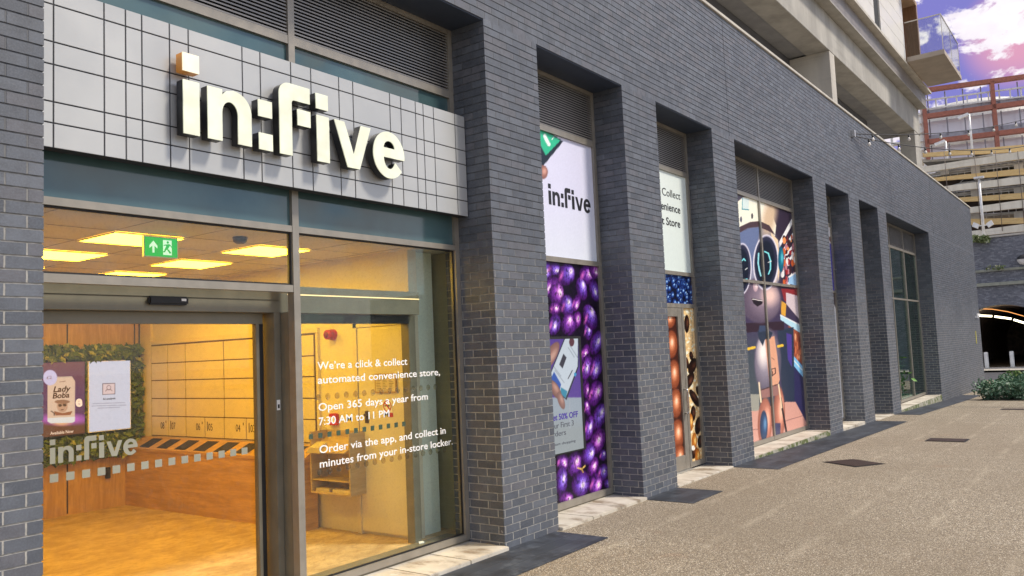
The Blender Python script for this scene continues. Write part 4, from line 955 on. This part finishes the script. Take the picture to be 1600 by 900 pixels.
def tr(body, u, v, wd, hpx, m, wt=0):
    q_ = onY(u, v, y-.003); h_ = onY(u, v-hpx, y-.003).z-q_.z; text('lettering', body, (q_.x-wd, y-.003, q_.z), wd, h_, m, sg, weight=wt)
tr('Get 50% OFF', 903.2, 651, .60, 9, PUR, .02); tr('Your First 3', 896.5, 664.5, .53, 8.5, GRY); tr('Orders', 884.5, 679, .38, 8.5, GRY); tr('to start shopping', 899.5, 690, .56, 4, GRY)
# ================================================================== CONCRETE BLOCK ABOVE THE TERRACE
cb = thing('concrete_block', 'pale concrete apartment block rising behind the brick parapet', 'building', (24, .3, 7.0))
BY = .30
MB().box(-6, 30.87, BY, BY+.55, 8.58, 9.50).build('edge_beam', CONC, cb, bevel=.01)
MB().box(-6, 30.6, BY+.552, 7, 8.62, 8.75).build('terrace_soffit', concmat('soffit_concrete', (.24, .24, .25), (.31, .31, .31)), cb)
MB().box(-6, 27.5, 1.25, 1.4, 6.5, 8.6).build('terrace_wall', mat('dark_render', (.10, .105, .12), .7), cb)
MB().box(-6, 31, .63, 7, 6.7, 6.85).build('terrace_floor', CONC, cb)
for x in (8.0, 19.88): MB().box(x, x+.42, BY+.006, 1.249, 6.86, 8.579).build('fin_wall', CONCL, cb, bevel=.006)
MB().box(29.85, 30.84, BY+.01, .78, 6.86, 8.579).build('end_column', CONC, cb, bevel=.006)
MB().box(-6, 30.89, .037, 6.6, 9.503, 9.53).build('ledge_soffit', CONC, cb)
rb = MB(); rb.box(-6, 30.86, .06, .4, 9.531, 9.968)
for i in range(9): rb.box(-6, 30.88, .037, .062, 9.535+.048*i, 9.535+.048*i+.034)
rb.build('ribbed_fascia', mat('ribbed_metal', (.30, .28, .28), .5, .2), cb)
MB().box(-6, 30.9, -.145, 6.6, 9.97, 10.05).build('upper_soffit', CONCL, cb, bevel=.004)
CLAD = mat('white_cladding', (.66, .64, .59), .35, var=.04)
cl = MB()
for i in range(8):
    z = 10.052+.42*i
    for a, b, yy in ((-6, 22.9, -.14), (23.62, 26.83, -.14), (22.9, 23.62, .25)): cl.box(a, b, yy, yy+.2 if yy > 0 else .5, z+.006, z+.414)
cl.build('cladding', CLAD, cb); MB().box(-6, 26.8, -.10, 6.5, 10.051, 13.4).build('cladding_core', DARK, cb)
BRW = woodmat('loggia_timber', (.20, .11, .06), (.30, .17, .10))
MB().box(30.2, 30.4, .0, 6.4, 10.2, 12.94).box(26.85, 30.2, 1.5, 1.6, 10.2, 12.94).build('loggia_wall', BRW, cb)
MB().box(26.85, 30.4, .001, 6.4, 12.95, 13.09).build('loggia_ceiling', mat('loggia_soffit', (.45, .32, .22), .7), cb)
for j, z in enumerate((10.053, 13.1)):
    bal = MB().box(26.95, 30.22, -1.17, -.147, z, z+.15).build('balcony', concmat('balcony_slab', (.36, .31, .26), (.44, .38, .32)) if j == 0 else bpy.data.materials['balcony_slab'], cb, bevel=.006)
    rail = MB(); rail.box(26.98, 30.2, -1.155, -1.125, z+1.23, z+1.26).box(26.98, 27.0, -1.12, -.15, z+1.23, z+1.26)
    for (x, y) in ((26.99, -1.14), (30.18, -1.14), (28.6, -1.14)): rail.box(x-.01, x+.01, y-.01, y+.01, z+.151, z+1.229)
    rail.build('balcony_rail', mat('rail_metal', (.55, .52, .46), .4, .6) if j == 0 else bpy.data.materials['rail_metal'], bal)
    MB().box(27.02, 30.16, -1.146, -1.136, z+.152, z+1.225).build('balustrade_glass', BALG, bal); MB().box(26.984, 26.994, -1.12, -.16, z+.152, z+1.225).build('balustrade_glass', BALG, bal)

# ================================================================== BRICK VIADUCT WITH THE TUNNEL
VX = 62.3
vd = thing('railway_viaduct', 'dark brick viaduct wall with a wide arched tunnel at the end of the street', 'viaduct', (VX, 0, -.7))
def vy(u, v): return onX(u, v, VX)
top = vy(1550, 371).z
ac = vy(1562, 476); yl, yr = 5.0, -6.0                     # arch: crown near u 1562
yc0, half, zsp, zcr = ac.y, 3.1, .9, ac.z
archp = [(yc0+half*math.cos(R(a)), zsp+(zcr-zsp)*math.sin(R(a))) for a in range(0, 181, 6)]
outer = [(40, -1.2), (40, top), (-60, top), (-60, -1.2), (archp[-1][0], -1.2)]
me_pts = [(40, -1.2), (archp[0][0], -1.2)]+archp+[(archp[-1][0], -1.2), (-60, -1.2), (-60, top), (40, top)]
me = curve_mesh([me_pts], .6); place(me, (VX+.6, 0, 0), (0, 1, 0), (0, 0, 1)); obj('wall', me, vd, VIAB)
lb = MB()
for za, zb2, pr_ in ((vy(1560, 423.5).z, vy(1560, 420).z, .16), (vy(1560, 446).z, vy(1560, 441).z, .22)): lb.box(VX-pr_, VX-.001, -60, 40, za, zb2)
lb.build('string_course', concmat('ledge_stone', (.22, .23, .20), (.32, .33, .27)), vd)
MB().box(VX-.1, VX+1.3, -60, 40, top, top+.12).build('coping', CONCL, vd)
# tunnel lining, closed a long way in
tn = MB(); n = len(archp); L_ = 34
ring = [(archp[0][0], -1.2)]+archp+[(archp[-1][0], -1.2)]
vs = [(VX+1.19, y, z) for y, z in ring]+[(VX+L_, y, z) for y, z in ring]; m_ = len(ring)
tn.add(vs, [(i, i+1, m_+i+1, m_+i) for i in range(m_-1)]+[tuple(range(m_, 2*m_))]); tn.build('tunnel_lining', mat('sooty_brick', (.42, .34, .30), .85, var=.3), vd)
# arch ring of three brick courses
ar = MB()
for i in range(len(archp)-1):
    (y0_, z0_), (y1_, z1_) = archp[i], archp[i+1]
    o0, o1 = (y0_+(y0_-yc0)*.09, z0_+(z0_-zsp)*.14), (y1_+(y1_-yc0)*.09, z1_+(z1_-zsp)*.14)
    ar.add([(VX-.03, y0_, z0_), (VX-.03, y1_, z1_), (VX-.03, *o1), (VX-.03, *o0), (VX+.1, y0_, z0_), (VX+.1, y1_, z1_), (VX+.1, *o1), (VX+.1, *o0)], [(0, 1, 2, 3), (0, 4, 5, 1), (3, 2, 6, 7)])
ar.build('arch_ring', VIAB, vd)
# neon-like strips just inside the arch
TL = emis('tunnel_tube', (1.0, .88, .58), 4.0, 0, True); ORA = emis('orange_strip', (1.0, .42, .12), .9)
XT = VX+1.6
def bow(name, pts, m, r): 
    o = MB().tube([onX(u, v, XT) for u, v in pts], r, 6).build(name, m); return o
for i, (p_, q_) in enumerate((((1527, 493), (1550, 494)), ((1554, 494.5), (1580, 498)), ((1584, 499.5), (1612, 508)))):
    t = bow('tunnel_light', [p_, q_], TL, .065)
    tag(t, ['glowing white tube nearest the brick corner under the arch', 'second glowing white tube from the brick corner under the arch', 'third glowing tube under the arch, cut by the frame edge', 'glowing tube on the falling side of the arch'][i], 'tunnel light', 'light tubes under the tunnel arch')
t = bow('orange_light_strip', [(1528, 482.5), (1550, 483), (1575, 487), (1600, 494), (1625, 504)], ORA, .025); tag(t, 'thin orange light strip curving under the tunnel arch above the white tubes', 'light strip')
DOWN = bpy.data.materials['white_vinyl']
# weeds on the wall top and ledge
WEED = leafmat('weed_leaf', (.10, .14, .05), (.26, .30, .14), (.45, .46, .30))
rgn = np.random.default_rng(2)
def weed(u0, u1, v0, v1, n, s, x, lab):
    pts = [tuple(onX(rgn.uniform(u0, u1), rgn.uniform(v0, v1), x-rgn.uniform(0, .5))) for _ in range(n)]
    tag(leaves('weed', pts, s, WEED, None, n), lab, 'plant', 'weeds growing on the viaduct')
weed(1520, 1545, 369, 378, 150, .16, VX-.1, 'weed tuft hanging from the top of the viaduct at the lamp mast foot')
weed(1541, 1571, 415, 421, 60, .10, VX-.2, 'small pale weed on the upper ledge of the viaduct')
# dome camera
p = onX(1600, 405, VX-.5)
dc = thing('dome_lamp', 'round black and white dome lamp fixed to the viaduct wall', 'lamp', tuple(p))
MB().lathe((p.x, p.y, p.z), [(0, -.36), (.25, -.3), (.38, -.1), (.40, 0)], 18).build('lamp_bowl', mat('lamp_pale', (.7, .68, .68), .4), dc); MB().lathe((p.x, p.y, p.z), [(.40, .001), (.36, .16), (.2, .28), (0, .3)], 18).build('lamp_cap', BLACK, dc)
MB().tube([(p.x, p.y, p.z-.2), (VX, p.y, p.z-.2)], .04, 6).build('bracket', BLACK, dc)

# bollards
BOL = mat('white_bollard_paint', (.78, .76, .70), .5)
for i, u in enumerate((1542.6, 1582.8)):
    d = ray(u, 577); tt = 53.0; p = CAM+d*tt; p.z = zg(p.x)+.1
    t = thing('bollard', ['white bollard close to the end of the brick building', 'white bollard in the middle of the tunnel mouth'][i], 'bollard', tuple(p), 'white bollards at the tunnel mouth')
    MB().lathe((p.x, p.y, p.z), [(.125, 0), (.125, 1.0), (.10, 1.035), (0, 1.05)], 16).build('post', BOL, t); MB().lathe((p.x, p.y, p.z), [(.19, 0), (.19, .03), (.126, .04)], 16).build('base_collar', KERB, t)

# ================================================================== CAR PARK DECKS ABOVE THE VIADUCT
PX = 72.0
cpk = thing('car_park', 'multi storey car park with timber and cream bands above the viaduct', 'car park', (PX, -5, top))
TIM = woodmat('timber_band', (.66, .45, .18), (.82, .60, .28), False, .6); CRM = concmat('cream_band', (.70, .65, .53), (.82, .77, .65))
def band(name, a, b, c, d, m, x=PX, th=.3, parent=cpk):
    """a, b: upper and lower pixel at u=1522; c, d: the same at u=1600; extended both ways and slightly bowed"""
    P_, Q_ = [onX(1522, a, x), onX(1522, b, x)], [onX(1600, c, x), onX(1600, d, x)]
    mb = MB(); n = 12; vs = []
    for i in range(n+1):
        f = -1.1+3.6*i/n
        zt, zb_ = P_[0].z+(Q_[0].z-P_[0].z)*f, P_[1].z+(Q_[1].z-P_[1].z)*f; y = P_[0].y+(Q_[0].y-P_[0].y)*f
        sag = .06*math.sin(f*6)
        vs += [(x+sag, y, zt), (x+sag, y, zb_), (x+th+sag, y, zt), (x+th+sag, y, zb_)]
    fs_ = []
    for i in range(n): k_ = 4*i; fs_ += [(k_, k_+1, k_+5, k_+4), (k_+2, k_+6, k_+7, k_+3), (k_, k_+4, k_+6, k_+2), (k_+1, k_+3, k_+7, k_+5)]
    mb.add(vs, fs_+[(0, 2, 3, 1), (4*n, 4*n+1, 4*n+3, 4*n+2)]); return mb.build(name, m, parent)
for (a, b, c, d) in ((232.4, 241, 226, 237), (271, 278.5, 263, 273), (307, 314.5, 301, 310.5), (341.8, 351.6, 340, 349)): band('timber_band', a, b, c, d, TIM)
for (a, b, c, d) in ((248, 258.5, 236, 248), (285, 295, 275, 287), (323, 332.5, 312, 324.5), (360.4, 369.3, 350, 361.5)): band('cream_band', a, b, c, d, CRM, PX-.5)
for (a, c) in ((262, 252), (299, 291), (337, 329), (245, 240)): band('deck_slab', a, a+3.5, c, c+3.5, CONC, PX+.6, 9)
for u in (1523, 1591, 1475, 1660):
    for (va, vb) in ((256, 273), (293, 309), (330, 344)): p, q = onX(u, va, PX+.35), onX(u, vb, PX+.35); MB().box(p.x, p.x+.35, p.y-.3, p.y+.3, q.z, p.z).build('column', CONCL, cpk)
NETM = mat('net_wire', (.15, .12, .1), .6)
for u in (1475, 1522, 1555, 1590, 1625):
    p, q = onX(u, 236, PX-.6), onX(u, 362, PX-.6); MB().tube([p, (p.x, p.y, q.z)], .025, 5).build('net_cable', NETM, cpk)
MB().box(PX+4, PX+9, -60, 40, top, onX(1560, 250, PX).z).build('dark_core', mat('car_park_dark', (.10, .075, .065), .9), cpk)
RAIL = mat('deck_rail_paint', (.62, .62, .62), .5)
for (a, c) in ((267, 257), (303.5, 296.5), (335.5, 331)):
    p, q = onX(1522, a, PX+.7), onX(1600, c, PX+.7); e0, e1 = p-(q-p)*1.1, p+(q-p)*2.5
    rb = MB(); rb.tube([e0, e1], .05, 6); rb.tube([e0+Vector((0, 0, .32)), e1+Vector((0, 0, .32))], .04, 6)
    for j in range(24): f = e0+(e1-e0)*(j/24); rb.tube([f-Vector((0, 0, .35)), f+Vector((0, 0, .33))], .03, 5)
    rb.build('deck_railing', RAIL, cpk)
CARW = mat('parked_car_paint', (.62, .64, .66), .25, .1)
def far_car(u, v, lab):
    p = onX(u, v, PX+2.2); t = thing('parked_car', lab, 'car', tuple(p))
    prof = [(-2.1, 0), (2.1, 0), (2.1, .55), (1.3, .68), (.8, 1.1), (-1.0, 1.12), (-1.7, .7), (-2.1, .62)]
    MB().poly([(p.x-.8, p.y+a, p.z+.3+b) for a, b in prof], (1.6, 0, 0)).build('body', CARW, t, bevel=.06)
    MB().poly([(p.x-.83, p.y+a, p.z+.3+b) for a, b in [(1.15, .7), (.76, 1.04), (-.9, 1.05), (-1.4, .72)]], (1.66, 0, 0)).build('windows', BLACK, t)
    for a in (-1.3, 1.3): MB().lathe((p.x-.78, p.y+a, p.z+.32), [(0, -.1), (.3, -.1), (.32, 0), (.3, .1), (0, .1)], 14, axis='X').build('wheel', BLACK, t)
far_car(1549, 263.5, 'silver car parked on the top deck between the cream and timber bands')

# ================================================================== STEEL FRAMED GLASS BUILDING BEHIND
sdv = Vector((-.288, .957, 0)).normalized(); nv = Vector((sdv.y, -sdv.x, 0)); P0 = onX(1450, 180, 100)
def sp(u, v, off=0.0): return onP(u, v, P0+nv*off, nv)
sb_ = thing('steel_building', 'rust red steel framed building with glass storeys behind the car park', 'building', tuple(P0))
RUST = mat('rust_red_steel', (.36, .125, .08), .5, .1, var=.15); GREY = mat('grey_spandrel', (.36, .36, .40), .5)
NV = -nv if (P0-CAM).dot(nv) > 0 else nv        # towards the camera
def bar(p, q, hz, th, mb):
    p, q = Vector(p), Vector(q); c = (p+q)/2; mb.obox(c+NV*th, (q-p)/2, NV*th, (0, 0, hz))
def run(v0, v1, u0=1447, u1=1600, ext=1.6):
    p, q = sp(u0, v0), sp(u1, v1); return p, q+(q-p)*ext
rs = MB()
for (a, c, hz) in ((142.5, 121.5, .22), (183.5, 162, .25), (223.5, 205, .25)):
    p, q = run(a, c); rs = MB(); bar(p, q, hz, .35, rs); rs.build('steel_beam', RUST, sb_)
for u in (1450, 1559, 1680):
    p, q = sp(u, 142 if u < 1500 else 128), sp(u, 250); p2 = Vector((q.x, q.y, p.z)); MB().obox((p2+q)/2+NV*.4, sdv*.19, NV*.3, (0, 0, (p2.z-q.z)/2)).build('steel_column', RUST, sb_)
g2 = MB()
for (a, c, hz) in ((177, 156, .33), (216.5, 196, .33)): p, q = run(a, c); g2 = MB(); bar(p-NV*.5, q-NV*.5, hz, .2, g2); g2.build('spandrel', GREY, sb_)
GW = NT('pale_office_glass'); nn = GW.noise(.12, 3); GW.set(Base_Color=GW.mix(GW.rng(nn, .4, .6), (.74, .72, .82), (.88, .86, .92)), Roughness=.12, Metallic=.0); GW.b.inputs['Specular IOR Level'].default_value = .9
gl = MB()
for (a, b, c, d) in ((187, 214, 166, 194), (228, 262, 210, 240)):
    p, q = sp(1450, a, 0)-NV*1.2, sp(1600, c)-NV*1.2; r1 = sp(1450, b)-NV*1.2; e = q+(q-p)*1.6; dz = Vector((0, 0, p.z-r1.z))
    MB().poly([p-dz, e-dz, e, p], -NV*.1).build('glazing', GW.m, sb_)
MUL = mat('grey_mullion', (.25, .24, .28), .5)
for j in range(34):
    p = sp(1452, 187)-sdv*(1.75*j)
    ml2 = MB()
    for (a, b) in ((187, 214), (228, 262), (146, 176)):
        zt, zb_ = sp(1452, a).z, sp(1452, b).z
        ml2.box(p.x-.06, p.x+.06, p.y-.06, p.y+.06, zb_, zt)
    ml2.build('mullion', MUL, sb_)
cy = MB(); pA, pB = sp(1510, 160)-NV*16, sp(1600, 140)-NV*16
cy.lathe(((pA+pB)/2+Vector((0, 0, -3.4))), [(0, 0), (6.6, 0), (7, .8), (7, 5.2), (6.6, 5.8), (0, 6.0)], 28); cy.build('plant_room', mat('plant_room_grey', (.62, .60, .55), .6), sb_)
rl_ = MB(); p, q = run(171, 151); 
for dz in (0, 1.0): bar(p+Vector((0, 0, dz)), q+Vector((0, 0, dz)), .08, .08, rl_)
for j in range(24): f = p+(q-p)*(j/24); rl_.box(f.x-.07, f.x+.07, f.y-.07, f.y+.07, f.z, f.z+1)
rl_.build('roof_railing', mat('white_railing', (.75, .73, .70), .5), sb_)
st_ = MB(); pp = sp(1449, 178)+sdv*.6
for j in range(9): z = pp.z-1.0*j; st_.obox((pp.x+sdv.x*1.6, pp.y+sdv.y*1.6, z), sdv*1.5, NV*.5, (0, 0, .12)); 
for s_ in (0, 3.2): st_.obox((pp.x+sdv.x*s_, pp.y+sdv.y*s_, pp.z-4), sdv*.12, NV*.12, (0, 0, 5))
st_.build('stair_tower', bpy.data.materials['white_railing'], sb_)

far_car(1585, 297.5, 'silver car parked on the middle deck close to the frame edge')
far_car(1531, 303, 'silver car parked on the middle deck behind the floodlight mast')
# lamp masts on the decks
MAST = mat('mast_white', (.72, .72, .72), .4, .2)
def mast(u0, v0, u1, v1, x, lab, head, r=.09):
    p, q = onX(u1, v1, x), onX(u0, v0, x); t = thing('lamp_mast', lab, 'lamp post', tuple(p), 'white lamp masts over the car park')
    MB().tube([(p.x, p.y, p.z), (p.x, p.y, q.z)], r, 8, r1=r*.7).build('pole', MAST, t)
    if head == 'cross':
        MB().box(p.x-.2, p.x+.2, p.y-.3, p.y+.3, q.z, q.z+.12).build('lamp_head', MAST, t)
        for s in (-1, 1):
            MB().obox((p.x-.1, p.y+s*.42, p.z+.75), (.14, 0, 0), (0, .16, .10*s), (0, -.06*s, .14)).build('floodlight', MAST, t)
        MB().box(p.x-.05, p.x+.05, p.y-.3, p.y+.3, p.z+.68, p.z+.75).build('floodlight_arm', MAST, t)
    else:
        MB().obox((p.x, p.y+.42, q.z-.08), (.16, 0, 0), (0, .38, -.1), (0, .03, .10)).build('lamp_head', MAST, t)
mast(1531.6, 278.7, 1537.5, 368.5, VX+.9, 'tall white mast with floodlights standing on the viaduct edge', 'cross', .10)
mast(1516, 178, 1519, 232, PX+3, 'white lamp post with one slanting head above the top deck by the steel column', 'arm', .09)
mast(1479, 220, 1481, 262, PX+3, 'short white lamp post with one slanting head near the concrete column', 'arm', .09)

# ================================================================== STRING LIGHTS
def festoon(A_, B_, sag, n, lab, white):
    A_, B_ = Vector(A_), Vector(B_); f = lambda t: A_+(B_-A_)*t-Vector((0, 0, sag*4*t*(1-t)))
    t = thing('string_light', lab, 'string lights', tuple(A_), 'festoon cables strung across the street')
    MB().tube([f(i/40) for i in range(41)], .012, 5).build('cable', BLACK, t)
    for i in range(n):
        p = f((i+.5)/n)
        MB().lathe((p.x, p.y, p.z-.07), [(.0, .06), (.022, .06), (.024, 0), (.02, -.01)], 8).build('lamp_holder', BLACK, t)
        MB().lathe((p.x, p.y, p.z-.07), [(.02, -.01), (.036, -.035), (.04, -.06), (.03, -.09), (0, -.10)], 10).build('bulb', BULB, t)
BULB = mat('bulb_glass', (.75, .72, .68), .2)
A_ = onY(1332, 209, -.02)
MB_ = tag(MB().box(A_.x-.05, A_.x+.05, -.08, -.001, A_.z-.08, A_.z+.08).build('cable_anchor', mat('anchor_steel', (.5, .5, .5), .4, .6)), 'small steel anchor plate holding the festoon cables on the brick wall', 'anchor')
Bq = CAM+ray(1660, 166)*30; festoon(A_, Bq, .35, 8, 'upper festoon cable with bulbs sweeping up over the street', True)
Bq = CAM+ray(1660, 214)*30; festoon(A_-Vector((0, 0, .05)), Bq, .42, 10, 'lower festoon cable with bulbs running level over the street', True)

# ================================================================== GROUND FITTINGS AND SHRUBS
IRON = NT('cast_iron'); vo = IRON.N('ShaderNodeTexChecker'); vo.inputs['Scale'].default_value = 40; IRON.L(IRON.pos(), vo.inputs['Vector'])
IRON.set(Base_Color=IRON.mix(IRON.noise(8, 4), (.035, .02, .016), (.075, .045, .035)), Roughness=.55, Metallic=.3, Normal=IRON.bump(vo.outputs[1], .8, .006))
IRON = IRON.m
def cover(pts, lab):
    z = [zg(p[0]) for p in pts]; c = sum((Vector((p[0], p[1], zz)) for p, zz in zip(pts, z)), Vector())/4
    t = thing('manhole_cover', lab, 'manhole cover', tuple(c), 'iron manhole covers in the paving')
    q = [Vector((p[0], p[1], zz+.002)) for p, zz in zip(pts, z)]
    MB().poly(q, (0, 0, .003)).build('cover_frame', BLACK, t)
    MB().poly([c+(p-c)*.90+Vector((0, 0, .004)) for p in q], (0, 0, .004)).build('lid', IRON, t)
cover([(12.62, -1.0), (13.12, -1.32), (12.72, -1.86), (12.22, -1.58)][::-1], 'diamond set iron manhole cover nearest the camera')
cover([(16.05, -1.78), (16.62, -1.78), (16.62, -2.42), (16.05, -2.42)], 'iron manhole cover farther along the paving, square to the wall')
cover([(24.5, -2.05), (25.0, -2.05), (25.0, -2.9), (24.5, -2.9)], 'dark iron cover just in front of the shrub bed')
dr_ = sheet('drain_slot', 25.65, 25.74, -8, -.66, .003, BLACK); dr_['kind'] = 'thing'; tag(dr_, 'long dark drain slot crossing the paving before the shrubs', 'drain')
SHR = [leafmat('shrub_leaf_blue', (.06, .13, .075), (.18, .31, .20), (.42, .52, .40)), leafmat('shrub_leaf_lime', (.06, .13, .03), (.17, .28, .075), (.32, .40, .14)), leafmat('dry_grass_leaf', (.22, .20, .10), (.40, .36, .22), (.52, .47, .32))]
def shrub(c, rx, ry, rz, n, m, lab, size, seed):
    rgn = np.random.default_rng(seed); pts = []
    lobes = [(rgn.uniform(-.62, .62)*rx, rgn.uniform(-.62, .62)*ry, rgn.uniform(.28, .66)*rz, rgn.uniform(.30, .50)) for _ in range(16)]
    for _ in range(n):
        lx, ly, lz, lr = lobes[rgn.integers(len(lobes))]; v = rgn.normal(size=3); v /= np.linalg.norm(v); v *= rgn.uniform(.55, 1.02)
        p = (c[0]+lx+v[0]*lr*rx, c[1]+ly+v[1]*lr*ry, max(.03, lz+v[2]*lr*rz)+zg(c[0])); pts.append(p)
    t = thing('shrub', lab, 'shrub', (c[0], c[1], zg(c[0])), 'shrubs in the bed at the end of the wall')
    leaves('foliage', pts, size, m, t, seed)
    b = MB()
    for i in range(7):
        a = i*.9; b.tube([(c[0], c[1], zg(c[0])), (c[0]+.35*rx*math.cos(a), c[1]+.35*ry*math.sin(a), zg(c[0])+.5*rz)], .02, 5, r1=.008)
    b.build('stem', mat('shrub_stem', (.06, .045, .03), .9) if 'shrub_stem' not in bpy.data.materials else bpy.data.materials['shrub_stem'], t)
soil = sheet('planting_bed', 29.3, 38, -6.5, -.95, .006, mat('soil', (.035, .028, .02), .95, bump=.6))
shrub((30.3, -1.75, 0), .95, 1.0, .80, 3600, SHR[0], 'dense blue green shrub closest to the brick wall', .055, 11)
shrub((31.0, -2.9, 0), 1.2, 1.1, .80, 3600, SHR[0], 'taller blue green shrub at the edge of the picture', .055, 12)
shrub((33.2, -2.2, 0), 1.1, 1.1, .80, 2600, SHR[1], 'bright green shrub behind the blue green ones', .06, 13)
shrub((33.0, -3.7, 0), 1.1, 1.0, .85, 2600, SHR[1], 'lime green shrub at the right, behind the dry tuft', .06, 14)
shrub((31.6, -3.9, 0), .8, .7, .9, 1500, SHR[2], 'dry straw coloured tuft among the shrubs', .06, 15)

# plant and banner added for the glass's green and yellow reflections, plus a chair
pt = thing('reflection_plant', 'leafy green plant added for the green reflection in the last window', 'plant', (26.0, 1.0, -.12))
MB().lathe((26.0, 1.0, -.12), [(0, 0), (.22, 0), (.30, .42), (.27, .42), (0, .36)], 18).build('pot', mat('clay_pot', (.35, .20, .10), .7), pt)
rgn = np.random.default_rng(4); leaves('foliage', [(26.0+rgn.normal(0, .42), 1.0+rgn.normal(0, .2), .65+rgn.normal(0, .28)) for _ in range(1100)], .10, leafmat('room_plant_leaf', (.07, .18, .04), (.2, .4, .1), (.4, .5, .15)), pt, 6)
yp = thing('reflection_banner', 'tall yellow banner added for the yellow reflection in the last window', 'banner', (26.4, 1.9, -.12))
MB().box(25.9, 26.9, 1.9, 1.93, -.05, 2.0).build('banner_panel', mat('yellow_banner', (.75, .60, .08), .6), yp); MB().box(25.85, 26.95, 1.82, 2.0, -.12, -.055).build('banner_base', mat('banner_base', (.5, .5, .5), .4, .6), yp)
wc = thing('white_chair', 'white chair standing behind the last clear window', 'chair', (28.4, 1.2, -.12))
MB().box(28.15, 28.65, 1.0, 1.5, .33, .38).build('seat', WHITE, wc, bevel=.01); MB().box(28.15, 28.65, 1.47, 1.51, .45, .85).build('backrest', WHITE, wc, bevel=.01)
for sx in (28.18, 28.60):
    for sy in (1.02, 1.46): MB().box(sx, sx+.03, sy, sy+.03, -.12, .33 if sy < 1.2 else .46).build('leg', WHITE, wc)
